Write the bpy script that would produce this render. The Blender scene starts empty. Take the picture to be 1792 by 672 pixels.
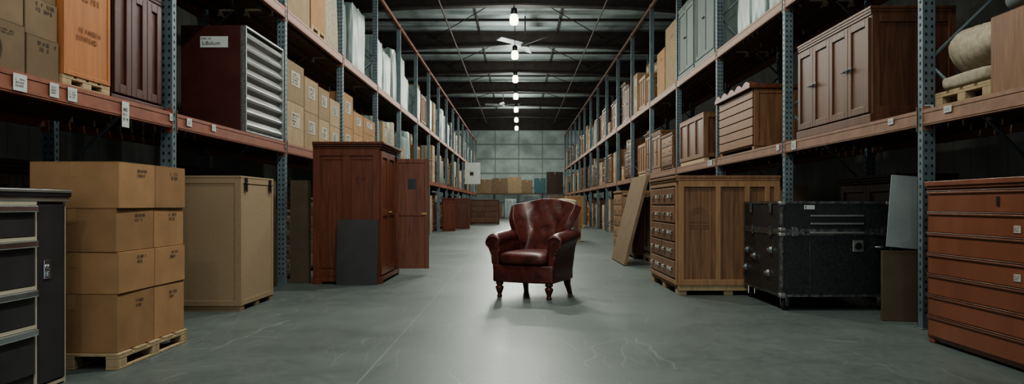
import bpy, bmesh, math, random
from mathutils import Matrix, Vector
R = math.radians
scn = bpy.context.scene
COL = scn.collection
F = 1300.0
def PX(px, d): return (px-907)/F*d
def PZ(py, d): return 1.0+(358-py)/F*d

# ------------------------------------------------------------------ materials
def new_mat(name):
    m = bpy.data.materials.new(name); m.use_nodes = True
    nt = m.node_tree; b = nt.nodes['Principled BSDF']
    return m, nt, b
def N(nt, t, **k):
    n = nt.nodes.new(t)
    for a, v in k.items(): setattr(n, a, v)
    return n
def surf(name, c1, c2, rough=.5, metal=0., scale=(4,4,4), nscale=1., detail=6, bump=.1, dist=0., rand=.25, coat=0., lo=.3, hi=.7, rvar=.1, spec=.5):
    m, nt, b = new_mat(name)
    tc = N(nt, 'ShaderNodeTexCoord'); mp = N(nt, 'ShaderNodeMapping')
    mp.inputs['Scale'].default_value = scale
    nt.links.new(tc.outputs['Object'], mp.inputs['Vector'])
    oi = N(nt, 'ShaderNodeObjectInfo')
    add = N(nt, 'ShaderNodeVectorMath', operation='ADD')
    mul = N(nt, 'ShaderNodeMath', operation='MULTIPLY'); mul.inputs[1].default_value = 37.
    nt.links.new(oi.outputs['Random'], mul.inputs[0])
    nt.links.new(mp.outputs[0], add.inputs[0]); nt.links.new(mul.outputs[0], add.inputs[1])
    no = N(nt, 'ShaderNodeTexNoise'); no.inputs['Scale'].default_value = nscale
    no.inputs['Detail'].default_value = detail; no.inputs['Distortion'].default_value = dist
    nt.links.new(add.outputs[0], no.inputs['Vector'])
    cr = N(nt, 'ShaderNodeValToRGB')
    cr.color_ramp.elements[0].position = lo; cr.color_ramp.elements[1].position = hi
    cr.color_ramp.elements[0].color = (*c1, 1); cr.color_ramp.elements[1].color = (*c2, 1)
    nt.links.new(no.outputs['Fac'], cr.inputs['Fac'])
    hs = N(nt, 'ShaderNodeHueSaturation')
    mr = N(nt, 'ShaderNodeMapRange'); mr.inputs['To Min'].default_value = 1-rand; mr.inputs['To Max'].default_value = 1+rand*.6
    nt.links.new(oi.outputs['Random'], mr.inputs['Value'])
    nt.links.new(mr.outputs[0], hs.inputs['Value'])
    nt.links.new(cr.outputs['Color'], hs.inputs['Color'])
    nt.links.new(hs.outputs[0], b.inputs['Base Color'])
    b.inputs['Metallic'].default_value = metal
    rr = N(nt, 'ShaderNodeMapRange'); rr.inputs['To Min'].default_value = max(.02, rough-rvar); rr.inputs['To Max'].default_value = rough+rvar
    nt.links.new(no.outputs['Fac'], rr.inputs['Value']); nt.links.new(rr.outputs[0], b.inputs['Roughness'])
    b.inputs['Coat Weight'].default_value = coat
    b.inputs['Specular IOR Level'].default_value = spec
    if bump:
        bp = N(nt, 'ShaderNodeBump'); bp.inputs['Strength'].default_value = bump; bp.inputs['Distance'].default_value = .01
        nt.links.new(no.outputs['Fac'], bp.inputs['Height']); nt.links.new(bp.outputs[0], b.inputs['Normal'])
    return m
def wood(name, c1, c2, rough=.45, rand=.25, s=1.):
    return surf(name, c1, c2, rough, 0, (14*s, 14*s, 1.1*s), 1.3, 8, .12, 1.2, rand, spec=.35)
def card(name, c, rand=.2):
    return surf(name, tuple(x*.80 for x in c), c, .85, 0, (3,3,3), 2., 8, .06, 0, rand, spec=.2)

M_card = card('cardboard', (.37,.215,.115))
M_card2 = card('cardboard_pale', (.34,.245,.155))
M_card3 = card('cardboard_grey', (.22,.155,.10))
M_board = card('dark_board', (.105,.075,.052))
M_fiber = surf('fibreboard', (.26,.185,.115), (.33,.235,.15), .9, 0, (30,30,30), 3, 4, .1, 0, .05)
M_tape = surf('tape', (.33,.20,.10), (.38,.24,.13), .35, 0, rand=.05, bump=0)
M_ink = surf('ink', (.03,.022,.018), (.06,.04,.03), .8, rand=0, bump=0)
M_ink2 = surf('faded_ink', (.16,.055,.022), (.20,.07,.03), .8, rand=0, bump=0)
M_label = surf('paper_label', (.40,.43,.42), (.50,.52,.50), .8, rand=.1, bump=0)
M_label2 = surf('faded_label', (.34,.32,.28), (.40,.37,.32), .8, rand=.1, bump=0)
M_pallet = wood('pallet_wood', (.33,.24,.14), (.46,.35,.22), .75)
M_orange = wood('orange_wood', (.105,.031,.016), (.190,.056,.030), .42)
M_orange2 = wood('orange_crate_wood', (.30,.11,.04), (.42,.165,.06), .6)
M_satin = surf('satin_wood', (.150,.050,.027), (.195,.069,.038), .36, 0, (5,5,1.), 1., 4, .02, .6, 0)
M_redwd = wood('red_brown_wood', (.095,.034,.020), (.185,.068,.040), .40)
M_brown = wood('brown_wood', (.065,.030,.019), (.135,.062,.038), .42)
M_mid = wood('mid_wood', (.125,.064,.034), (.230,.120,.066), .5)
M_light = wood('light_wood', (.225,.125,.064), (.33,.195,.108), .6)
M_dark = wood('dark_wood', (.026,.015,.012), (.052,.027,.020), .45)
M_maroon = surf('maroon_paint', (.050,.012,.009), (.070,.017,.013), .42, 0, bump=.03, rand=.05)
M_silver = surf('silver_metal', (.36,.37,.36), (.55,.56,.53), .32, .85, (2,40,40), 1, bump=.02, rand=0)
M_slat = surf('shutter_metal', (.18,.19,.185), (.33,.34,.32), .36, .7, (2,40,40), 1, bump=.02, rand=0)
M_chrome = surf('chrome', (.6,.62,.64), (.75,.76,.77), .18, 1., bump=0, rand=0)
M_cream = surf('cream_trim', (.34,.30,.23), (.42,.38,.30), .5, bump=0, rand=0)
M_black = surf('black_case', (.013,.014,.016), (.027,.028,.031), .42, 0, (25,25,25), 2, bump=.15, rand=0)
M_blackp = surf('black_panel', (.022,.020,.022), (.036,.033,.035), .5, 0, bump=.04, rand=0)
M_edge = surf('black_metal', (.03,.03,.034), (.05,.05,.055), .35, .6, bump=0, rand=0)
M_worn = surf('worn_metal', (.06,.065,.07), (.28,.29,.29), .38, .85, (9,9,9), 3, bump=.05, rand=0)
M_brass = surf('brass', (.26,.17,.07), (.36,.24,.11), .38, .9, bump=0, rand=0)
M_steel = surf('upright_paint', (.085,.120,.138), (.145,.185,.200), .5, .1, (6,6,3), 2, bump=.04, rand=.1)
M_hole = surf('slot_dark', (.006,.007,.008), (.01,.01,.012), .9, bump=0, rand=0)
M_beam = surf('beam_orange', (.19,.060,.036), (.29,.10,.06), .5, .1, (3,3,3), 3, bump=.08, rand=.1)
M_beam2 = surf('beam_tan', (.18,.095,.062), (.27,.155,.105), .55, .1, (3,3,3), 3, bump=.08, rand=.1)
M_deck = wood('deck', (.06,.045,.034), (.12,.085,.06), .8)
M_wrap = surf('stretch_wrap', (.11,.155,.155), (.27,.32,.31), .36, 0, (9,9,1.2), 1.2, 6, .35, .6, .35)
M_wrap2 = surf('grey_dust_cover', (.10,.13,.125), (.18,.215,.20), .7, 0, (9,9,1.2), 1., 6, .3, .6, .3)
M_cloth = surf('beige_cloth', (.27,.225,.165), (.38,.33,.255), .95, 0, (12,12,12), 2, 8, .4, 0, .15)
M_teal = surf('teal_board', (.03,.09,.10), (.04,.115,.125), .6, bump=0, rand=0)
M_leather = surf('leather', (.036,.0085,.0075), (.115,.025,.020), .40, 0, (5,5,5), 2.0, 12, .35, .4, 0, coat=.05, rvar=.12)
M_legs = wood('mahogany', (.05,.013,.010), (.10,.027,.018), .3, 0)
M_rubber = surf('rubber', (.02,.02,.02), (.03,.03,.03), .7, bump=0, rand=0)
M_blue = surf('pale_board', (.17,.20,.205), (.23,.26,.26), .6, bump=0, rand=0)
M_girder = surf('girder_paint', (.028,.021,.018), (.055,.040,.034), .6, .1, bump=.03, rand=0)
M_pipe = surf('pipe_paint', (.075,.045,.035), (.11,.065,.05), .5, .2, bump=0, rand=0)
M_fan = surf('fan_metal', (.12,.12,.115), (.17,.17,.16), .5, .3, bump=0, rand=0)
M_carve = surf('carved_wood', (.095,.047,.025), (.14,.07,.038), .6, bump=0, rand=0)
M_roof = surf('corrugated_roof', (.20,.23,.225), (.46,.50,.49), .5, .1, (.35,.9,1), 2., 9, 0, 0, 0)

def emis(name, c, s):
    m, nt, b = new_mat(name)
    b.inputs['Base Color'].default_value = (*c, 1); b.inputs['Emission Color'].default_value = (*c, 1)
    b.inputs['Emission Strength'].default_value = s
    return m
M_bulb = emis('lamp_glow', (1., .96, .68), 6)

def floor_mat():
    m, nt, b = new_mat('polished_concrete')
    L = nt.links.new
    tc = N(nt, 'ShaderNodeTexCoord')
    def noise(sc, det, ro, di=0):
        n = N(nt, 'ShaderNodeTexNoise'); n.inputs['Scale'].default_value = sc; n.inputs['Detail'].default_value = det; n.inputs['Roughness'].default_value = ro; n.inputs['Distortion'].default_value = di
        L(tc.outputs['Object'], n.inputs['Vector']); return n
    n1 = noise(.4, 12, .6); n2 = noise(16, 10, .75); n3 = noise(2.8, 14, .75, .3)
    def madd(a, k, c):
        q = N(nt, 'ShaderNodeMath', operation='MULTIPLY_ADD'); L(a, q.inputs[0]); q.inputs[1].default_value = k
        if c is None: q.inputs[2].default_value = 0
        else: L(c, q.inputs[2])
        return q.outputs[0]
    mx = madd(n2.outputs['Fac'], .45, madd(n3.outputs['Fac'], .35, madd(n1.outputs['Fac'], .55, None)))
    cr = N(nt, 'ShaderNodeValToRGB'); e = cr.color_ramp.elements
    e[0].position = .50; e[0].color = (.054,.067,.065, 1); e[1].position = .88; e[1].color = (.126,.146,.139, 1)
    L(mx, cr.inputs['Fac'])
    def scratches(rot, sc, th, vs, seed):
        mp = N(nt, 'ShaderNodeMapping'); mp.inputs['Scale'].default_value = sc; mp.inputs['Rotation'].default_value = (0,0,rot); mp.inputs['Location'].default_value = (seed, seed*.7, 0)
        L(tc.outputs['Object'], mp.inputs['Vector'])
        ad = N(nt, 'ShaderNodeVectorMath', operation='ADD'); nn = N(nt, 'ShaderNodeTexNoise'); nn.inputs['Scale'].default_value = 1.1
        L(tc.outputs['Object'], nn.inputs['Vector']); L(mp.outputs[0], ad.inputs[0])
        sm = N(nt, 'ShaderNodeVectorMath', operation='SCALE'); sm.inputs['Scale'].default_value = .3; L(nn.outputs['Color'], sm.inputs[0]); L(sm.outputs[0], ad.inputs[1])
        vo = N(nt, 'ShaderNodeTexVoronoi', feature='DISTANCE_TO_EDGE'); vo.inputs['Scale'].default_value = vs
        L(ad.outputs[0], vo.inputs['Vector'])
        lt = N(nt, 'ShaderNodeMath', operation='LESS_THAN'); lt.inputs[1].default_value = th
        L(vo.outputs['Distance'], lt.inputs[0])
        gt = N(nt, 'ShaderNodeMath', operation='GREATER_THAN'); gt.inputs[1].default_value = .5; L(nn.outputs['Fac'], gt.inputs[0])
        q = N(nt, 'ShaderNodeMath', operation='MULTIPLY'); L(lt.outputs[0], q.inputs[0]); L(gt.outputs[0], q.inputs[1])
        return q.outputs[0]
    sA = scratches(.6, (1.5, .22, 1), .004, 1.2, 1.3); sB = scratches(-.5, (1.2, .3, 1), .003, 1.9, 4.1)
    smx = N(nt, 'ShaderNodeMath', operation='MAXIMUM'); L(sA, smx.inputs[0]); L(sB, smx.inputs[1])
    sp = N(nt, 'ShaderNodeSeparateXYZ'); L(tc.outputs['Object'], sp.inputs[0])
    ax = N(nt, 'ShaderNodeMath', operation='ADD'); ax.inputs[1].default_value = .9; L(sp.outputs[0], ax.inputs[0])
    ab = N(nt, 'ShaderNodeMath', operation='ABSOLUTE'); L(ax.outputs[0], ab.inputs[0])
    l2 = N(nt, 'ShaderNodeMath', operation='LESS_THAN'); l2.inputs[1].default_value = .005; L(ab.outputs[0], l2.inputs[0])
    mix1 = N(nt, 'ShaderNodeMix', data_type='RGBA'); mix1.inputs['B'].default_value = (.22,.24,.22,1)
    s1 = N(nt, 'ShaderNodeMath', operation='MULTIPLY'); s1.inputs[1].default_value = .3; L(smx.outputs[0], s1.inputs[0])
    L(s1.outputs[0], mix1.inputs['Factor']); L(cr.outputs[0], mix1.inputs['A'])
    mix2 = N(nt, 'ShaderNodeMix', data_type='RGBA'); mix2.inputs['B'].default_value = (.22,.24,.22,1)
    s2 = N(nt, 'ShaderNodeMath', operation='MULTIPLY'); s2.inputs[1].default_value = .5; L(l2.outputs[0], s2.inputs[0])
    L(s2.outputs[0], mix2.inputs['Factor']); L(mix1.outputs['Result'], mix2.inputs['A'])
    L(mix2.outputs['Result'], b.inputs['Base Color'])
    rr = N(nt, 'ShaderNodeMapRange'); rr.inputs['From Min'].default_value = .50; rr.inputs['From Max'].default_value = .88
    rr.inputs['To Min'].default_value = .38; rr.inputs['To Max'].default_value = .50
    b.inputs['Specular IOR Level'].default_value = .36
    L(mx, rr.inputs['Value']); L(rr.outputs[0], b.inputs['Roughness'])
    bp = N(nt, 'ShaderNodeBump'); bp.inputs['Strength'].default_value = .05; bp.inputs['Distance'].default_value = .01
    L(n2.outputs['Fac'], bp.inputs['Height']); L(bp.outputs[0], b.inputs['Normal'])
    return m
def band_mat(name, c1, c2, axis, freq, rough=.6, metal=0., line=.06, other=None, emit=0):
    m, nt, b = new_mat(name); L = nt.links.new
    tc = N(nt, 'ShaderNodeTexCoord'); sp = N(nt, 'ShaderNodeSeparateXYZ'); L(tc.outputs['Object'], sp.inputs[0])
    def lines(ax, fr, wd):
        mu = N(nt, 'ShaderNodeMath', operation='MULTIPLY'); mu.inputs[1].default_value = fr; L(sp.outputs[ax], mu.inputs[0])
        fr_ = N(nt, 'ShaderNodeMath', operation='FRACT'); L(mu.outputs[0], fr_.inputs[0])
        lt = N(nt, 'ShaderNodeMath', operation='LESS_THAN'); lt.inputs[1].default_value = wd; L(fr_.outputs[0], lt.inputs[0])
        return lt.outputs[0]
    o = lines(axis, freq, line)
    if other:
        o2 = lines(other[0], other[1], other[2]); mx = N(nt, 'ShaderNodeMath', operation='MAXIMUM'); L(o, mx.inputs[0]); L(o2, mx.inputs[1]); o = mx.outputs[0]
    no = N(nt, 'ShaderNodeTexNoise'); no.inputs['Scale'].default_value = 1.2; no.inputs['Detail'].default_value = 8; L(tc.outputs['Object'], no.inputs['Vector'])
    cr = N(nt, 'ShaderNodeValToRGB'); e = cr.color_ramp.elements
    e[0].position = .35; e[0].color = (*[x*.6 for x in c1], 1); e[1].position = .7; e[1].color = (*c1, 1); L(no.outputs['Fac'], cr.inputs[0])
    mi = N(nt, 'ShaderNodeMix', data_type='RGBA'); L(o, mi.inputs['Factor']); L(cr.outputs[0], mi.inputs['A']); mi.inputs['B'].default_value = (*c2, 1)
    L(mi.outputs['Result'], b.inputs['Base Color']); b.inputs['Roughness'].default_value = rough; b.inputs['Metallic'].default_value = metal
    if emit:
        L(mi.outputs['Result'], b.inputs['Emission Color']); b.inputs['Emission Strength'].default_value = emit
    return m

# ------------------------------------------------------------------ mesh builder
class MB:
    def __init__(s): s.bm = bmesh.new()
    def box(s, x0, x1, y0, y1, z0, z1, m=0, M=None):
        vs = [s.bm.verts.new((x, y, z)) for z in (z0, z1) for y in (y0, y1) for x in (x0, x1)]
        for f in ((0,2,3,1),(4,5,7,6),(0,1,5,4),(2,6,7,3),(0,4,6,2),(1,3,7,5)):
            fc = s.bm.faces.new([vs[i] for i in f]); fc.material_index = m
        if M:
            for v in vs: v.co = M @ v.co
        return s
    def cyl(s, p0, p1, r, seg=12, m=0, r2=None, smooth=True):
        p0 = Vector(p0); p1 = Vector(p1); r2 = r if r2 is None else r2
        q = (p1-p0).to_track_quat('Z', 'Y').to_matrix()
        a = [s.bm.verts.new(p0+q@Vector((math.cos(t)*r, math.sin(t)*r, 0))) for t in [i*2*math.pi/seg for i in range(seg)]]
        b = [s.bm.verts.new(p1+q@Vector((math.cos(t)*r2, math.sin(t)*r2, 0))) for t in [i*2*math.pi/seg for i in range(seg)]]
        for i in range(seg):
            f = s.bm.faces.new((a[i], a[(i+1)%seg], b[(i+1)%seg], b[i])); f.smooth = smooth; f.material_index = m
        f = s.bm.faces.new(a[::-1]); f.material_index = m
        f = s.bm.faces.new(b); f.material_index = m
        return s
    def lathe(s, prof, c=(0,0,0), seg=20, m=0):
        rings = []
        for r, z in prof:
            rings.append([s.bm.verts.new((c[0]+math.cos(t)*r, c[1]+math.sin(t)*r, c[2]+z)) for t in [i*2*math.pi/seg for i in range(seg)]])
        for a, b in zip(rings, rings[1:]):
            for i in range(seg):
                f = s.bm.faces.new((a[i], a[(i+1)%seg], b[(i+1)%seg], b[i])); f.smooth = True; f.material_index = m
        s.bm.faces.new(rings[0][::-1]).material_index = m; s.bm.faces.new(rings[-1]).material_index = m
        return s
    def prism(s, pts, y0, y1, m=0, smooth=False):
        a = [s.bm.verts.new((x, y0, z)) for x, z in pts]; b = [s.bm.verts.new((x, y1, z)) for x, z in pts]
        n = len(pts)
        for i in range(n):
            f = s.bm.faces.new((a[i], a[(i+1)%n], b[(i+1)%n], b[i])); f.material_index = m; f.smooth = smooth
        s.bm.faces.new(a[::-1]).material_index = m; s.bm.faces.new(b).material_index = m
        return s
    def quad(s, pts, m=0):
        f = s.bm.faces.new([s.bm.verts.new(p) for p in pts]); f.material_index = m; return s
    def frame(s, M, u0, u1, z0, z1, sw, t, nc=1, nr=1, m=0):
        s.box(u0, u0+sw, -t, 0, z0, z1, m, M); s.box(u1-sw, u1, -t, 0, z0, z1, m, M)
        for i in range(1, nc):
            c = u0+(u1-u0)*i/nc; s.box(c-sw/2, c+sw/2, -t, 0, z0+sw, z1-sw, m, M)
        s.box(u0+sw, u1-sw, -t, 0, z0, z0+sw, m, M); s.box(u0+sw, u1-sw, -t, 0, z1-sw, z1, m, M)
        for j in range(1, nr):
            c = z0+(z1-z0)*j/nr; s.box(u0+sw, u1-sw, -t*.99, 0, c-sw/2, c+sw/2, m, M)
        return s
    def obj(s, name, mats, parent=None, loc=(0,0,0), rz=0, bev=0, sub=0, seg=2, rot=None):
        bmesh.ops.recalc_face_normals(s.bm, faces=s.bm.faces[:])
        me = bpy.data.meshes.new(name); s.bm.to_mesh(me); s.bm.free()
        for mm in (mats if isinstance(mats, (list, tuple)) else [mats]): me.materials.append(mm)
        o = bpy.data.objects.new(name, me); COL.objects.link(o)
        o.location = loc; o.rotation_euler = rot if rot else (0, 0, rz)
        if parent: o.parent = parent
        if bev:
            b = o.modifiers.new('bevel', 'BEVEL'); b.width = bev; b.segments = seg; b.limit_method = 'ANGLE'; b.angle_limit = R(40)
        if sub:
            b = o.modifiers.new('sub', 'SUBSURF'); b.levels = sub; b.render_levels = sub
        return o
def tag(o, label, cat, group=None, kind=None):
    o['label'] = label; o['category'] = cat
    if group: o['group'] = group
    if kind: o['kind'] = kind
    return o
def T(name, label, cat, loc=(0,0,0), rz=0, group=None):
    o = bpy.data.objects.new(name, None); COL.objects.link(o); o.empty_display_size = .1
    o.location = loc; o.rotation_euler = (0, 0, rz)
    return tag(o, label, cat, group)
def dup(o, parent=None):
    n = o.copy(); COL.objects.link(n)
    if parent: n.parent = parent
    for c in list(o.children): dup(c, n)
    return n
SIDE_L = lambda w: Matrix.Translation((-w/2, 0, 0)) @ Matrix.Rotation(R(-90), 4, 'Z')
SIDE_R = lambda w: Matrix.Translation((w/2, 0, 0)) @ Matrix.Rotation(R(90), 4, 'Z')
FRONT = lambda d: Matrix.Translation((0, -d/2, 0))

def marks(parent, loc, rz, w, h, rows=2, seed=1, mat=None, name='printed_mark'):
    r = random.Random(seed); mb = MB(); rh = h/(rows*1.5-.5)
    for k in range(rows):
        z0 = h/2-rh-k*rh*1.5; x = -w/2; lim = w/2*(1 if k == 0 else r.uniform(.3, .95)); t = rh*.17
        while x < lim-rh*.6:
            gw = rh*r.uniform(.45, .75)
            g = r.randint(0, 4)
            def q(a, b, c, d): mb.quad([(a, 0, c), (b, 0, c), (b, 0, d), (a, 0, d)])
            if g != 4: q(x, x+t, z0, z0+rh)
            if g in (0, 2): q(x+gw-t, x+gw, z0, z0+rh)
            if g in (0, 1, 3): q(x+t, x+gw-t, z0+rh-t, z0+rh)
            if g in (1, 2, 3): q(x+t, x+gw-t, z0+rh*.45, z0+rh*.45+t)
            if g in (0, 1): q(x+t, x+gw-t, z0, z0+t)
            x += gw+rh*.22
            if r.random() < .15: x += rh*.4
    return mb.obj(name, mat or M_ink, parent, loc, rz)
def textm(parent, s, loc, rz, size, mat, name='lettering'):
    cu = bpy.data.curves.new('t', 'FONT'); cu.body = s; cu.size = size; cu.align_x = 'CENTER'; cu.align_y = 'CENTER'
    to = bpy.data.objects.new('t', cu); COL.objects.link(to)
    me = bpy.data.meshes.new_from_object(to.evaluated_get(bpy.context.evaluated_depsgraph_get()))
    bpy.data.objects.remove(to)
    me.materials.clear(); me.materials.append(mat)
    o = bpy.data.objects.new(name, me); COL.objects.link(o); o.parent = parent
    o.location = loc; o.rotation_euler = (R(90), 0, rz)
    return o

# ------------------------------------------------------------------ generators (front faces local -Y)
def carton(w, d, h, loc, rz=0, mat=None, label='brown cardboard box sealed with tape', group=None, sticker=False, mk=(.25,.06), seed=1, side=0, cat='box'):
    mat = mat or M_card
    r = T('cardboard_box', label, cat, loc, rz, group)
    mb = MB(); mb.box(-w/2, w/2, -d/2, d/2, 0, h-.005)
    mb.box(-w/2, w/2, -d/2, -.002, h-.005, h); mb.box(-w/2, w/2, .002, d/2, h-.005, h)
    mb.obj('box_body', mat, r, bev=.006)
    t = MB(); t.box(-w/2-.001, w/2+.001, -.025, .025, h-.0005, h+.0008)
    t.box(-w/2-.0012, -w/2-.0002, -.025, .025, h-.09, h); t.box(w/2+.0002, w/2+.0012, -.025, .025, h-.09, h)
    t.obj('tape', M_tape, r)
    if mk:
        marks(r, (w*.12, -d/2-.002, h*.78), 0, min(mk[0], w*.6), mk[1], 2, seed, M_ink)
    if sticker:
        s = MB(); s.box(-w*.24, w*.26, -d/2-.003, -d/2-.0006, h*.42, h*.78); s.obj('label', M_label2, r)
        marks(r, (0, -d/2-.0045, h*.6), 0, w*.38, h*.26, 4, seed+9, name='lettering')
    return r
def pallet(w, d, h, loc, rz=0, label='light wooden pallet', mat=None):
    mb = MB()
    n = max(4, int(w/.16)); t = h*.17
    for i in range(n):
        c = -w/2+w*(i+.5)/n; bw = w/n*.78
        x0, x1 = c-bw/2, c+bw/2
        if i == 0: x0 = -w/2
        if i == n-1: x1 = w/2
        mb.box(x0, x1, -d/2, d/2, h-t, h)
    for y in (-d/2, -.04, d/2-.08):
        mb.box(-w/2, w/2, y, y+.08, h-2*t, h-t)
        mb.box(-w/2, w/2, y, y+.08, 0, t)
        for x in (-w/2, -.05, w/2-.1): mb.box(x, x+.1, y+.001, y+.079, t, h-2*t)
    return tag(mb.obj('pallet', mat or M_pallet, None, loc, rz, bev=.003), label, 'pallet')
def handle_mesh(kind, m_h, parent, x, w):
    mb = MB()
    if kind == 'knob':
        mb.cyl((x, -.001, 0), (x, -.018, 0), .008); mb.cyl((x, -.018, 0), (x, -.032, 0), .018, r2=.013); nm = 'knob'
    elif kind == 'cup':
        for i in range(6):
            a0, a1 = math.pi*i/6, math.pi*(i+1)/6
            mb.box(x-.045, x+.045, -.003-.022*math.sin((a0+a1)/2), -.001-.018*math.sin((a0+a1)/2)+.002, .018*math.cos(a1), .018*math.cos(a0)+.002)
        nm = 'handle'
    elif kind == 'bail':
        mb.box(x-.05, x+.05, -.004, 0, -.012, .022)
        mb.cyl((x-.04, -.003, .0), (x-.04, -.024, -.006), .005, 8); mb.cyl((x+.04, -.003, 0), (x+.04, -.024, -.006), .005, 8)
        mb.cyl((x-.045, -.024, -.006), (x+.045, -.024, -.006), .006, 8); nm = 'handle'
    else:
        mb.box(x-w/2, x+w/2, -.028, -.016, -.012, .012)
        mb.box(x-w/2, x-w/2+.012, -.016, 0, -.008, .008); mb.box(x+w/2-.012, x+w/2, -.016, 0, -.008, .008); nm = 'handle'
    return mb.obj(nm, m_h, parent)
def dresser(w, d, h, rows, loc, rz=0, mat=None, mh=None, cols=1, label='wooden chest of drawers', handles='knob', foot=.07, group=None, sidepan=1, lip=False, name='chest_of_drawers', nh=2):
    mat = mat or M_brown; mh = mh or M_brass
    r = T(name, label, 'furniture', loc, rz, group)
    mb = MB(); mb.box(-w/2, w/2, -d/2+.004, d/2, foot, h-.035)
    mb.box(-w/2-.012, w/2+.012, -d/2-.02, d/2, h-.035, h)
    mb.box(-w/2-.006, w/2+.006, -d/2-.01, d/2, h-.055, h-.0352)
    for sx in (-w/2, w/2-.07):
        for sy in (-d/2+.004, d/2-.07): mb.box(sx, sx+.07, sy, sy+.066, 0, foot)
    mb.box(-w/2+.07, w/2-.07, -d/2+.02, -d/2+.04, foot*.45, foot)
    for M in (SIDE_L(w), SIDE_R(w)): mb.frame(M, -d/2+.004, d/2, foot, h-.056, .055, .008, 1, sidepan)
    mb.obj('body', mat, r, bev=.004)
    z0 = foot+.02; z1 = h-.07; rh = (z1-z0)/rows; cw = (w-.03)/cols
    for c in range(cols):
        for k in range(rows):
            zc = z0+rh*(k+.5); xc = -w/2+.015+cw*(c+.5)
            db = MB(); db.box(-cw/2+.004, cw/2-.004, -.014, 0, -rh/2+(.002 if lip else .006), rh/2-.006)
            if lip:
                db.box(-cw/2+.002, cw/2-.002, -.024, -.014, rh/2-.022, rh/2-.006)
            else: db.box(-cw/2+.03, cw/2-.03, -.019, -.014, -rh/2+.028, rh/2-.028)
            dr = db.obj('drawer', mat, r, (xc, -d/2+.003, zc), bev=.005)
            if lip:
                e = MB(); e.cyl((-cw/2+.001, -.022, rh/2-.002), (cw/2-.001, -.022, rh/2-.002), .005, 8); e.obj('edge_strip', M_brown, dr)
            if nh:
                xs = [0] if (cw < .45 or nh == 1) else [-cw*.28, cw*.28]
                for x in xs:
                    hh = handle_mesh(handles, mh, dr, 0, .12); hh.location = (x, -.019, 0)
    return r
def wardrobe(w, d, h, loc, rz=0, mat=None, mh=None, doors=2, nr=2, label='wooden wardrobe with panelled doors', group=None, cornice=.06, handles='knob', name='wardrobe', sc=1, base=.08):
    mat = mat or M_brown; mh = mh or M_brass
    r = T(name, label, 'furniture', loc, rz, group)
    mb = MB(); mb.box(-w/2, w/2, -d/2+.004, d/2, base, h-.08)
    mb.box(-w/2-.02, w/2+.02, -d/2-.02, d/2, 0, base)
    for i in range(3):
        o = cornice*(i+1)/3; mb.box(-w/2-o, w/2+o, -d/2-o, d/2, h-.08+.0266*i, h-.08+.0266*(i+1))
    for M in (SIDE_L(w), SIDE_R(w)): mb.frame(M, -d/2+.004, d/2, base, h-.081, .07, .012, sc, nr)
    mb.obj('body', mat, r, bev=.004)
    z0 = base+.015
    dw = (w-.04)/doors; H = h-.1-z0
    for i in range(doors):
        x0 = -w/2+.02+dw*i
        db = MB(); db.box(.003, dw-.003, -.008, 0, 0, H)
        db.frame(Matrix.Translation((0, -.008, 0)), .003, dw-.003, 0, H, .07, .014, 1, nr)
        dr = db.obj('door', mat, r, (x0, -d/2+.003, z0), bev=.004)
        if handles:
            hx = dw-.045 if i % 2 == 0 else .045
            hh = handle_mesh(handles, mh, dr, 0, .02); hh.location = (hx, -.022, H*.52)
    return r
def crate(w, d, h, loc, rz=0, mat=None, mat2=None, label='wooden shipping crate with battens', group=None, nb=3):
    mat = mat or M_light; mat2 = mat2 or M_mid
    r = T('wooden_crate', label, 'crate', loc, rz, group)
    mb = MB()
    mb.box(-w/2+.012, w/2-.012, -d/2+.012, d/2-.012, .08, h-.01)
    for M, W in ((FRONT(d-.024), w), (SIDE_L(w-.024), d), (SIDE_R(w-.024), d)):
        k = max(4, int(W/.14))
        for i in range(k):
            a = -W/2+.013+(W-.026)*i/k; mb.box(a+.002, a+(W-.026)/k-.002, -.01, 0, .081, h-.011, 0, M)
    mb.obj('plank_body', mat2, r)
    fb = MB()
    for M, W in ((FRONT(d-.0), w), (SIDE_L(w-.0), d), (SIDE_R(w-.0), d)):
        fb.frame(M, -W/2-(.018 if W == w else 0), W/2+(.018 if W == w else 0), .081, h-.01, .07, .018, nb if W == w else 2, 1)
    fb.box(-w/2-.02, w/2+.02, -d/2-.02, d/2, h-.01, h+.012)
    fb.obj('batten_frame', mat, r, bev=.003)
    for y in (-d/2, -.045, d/2-.09):
        sk = MB(); sk.box(-w/2, w/2, y, y+.09, 0, .08); sk.obj('skid', M_pallet, r)
    return r
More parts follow.
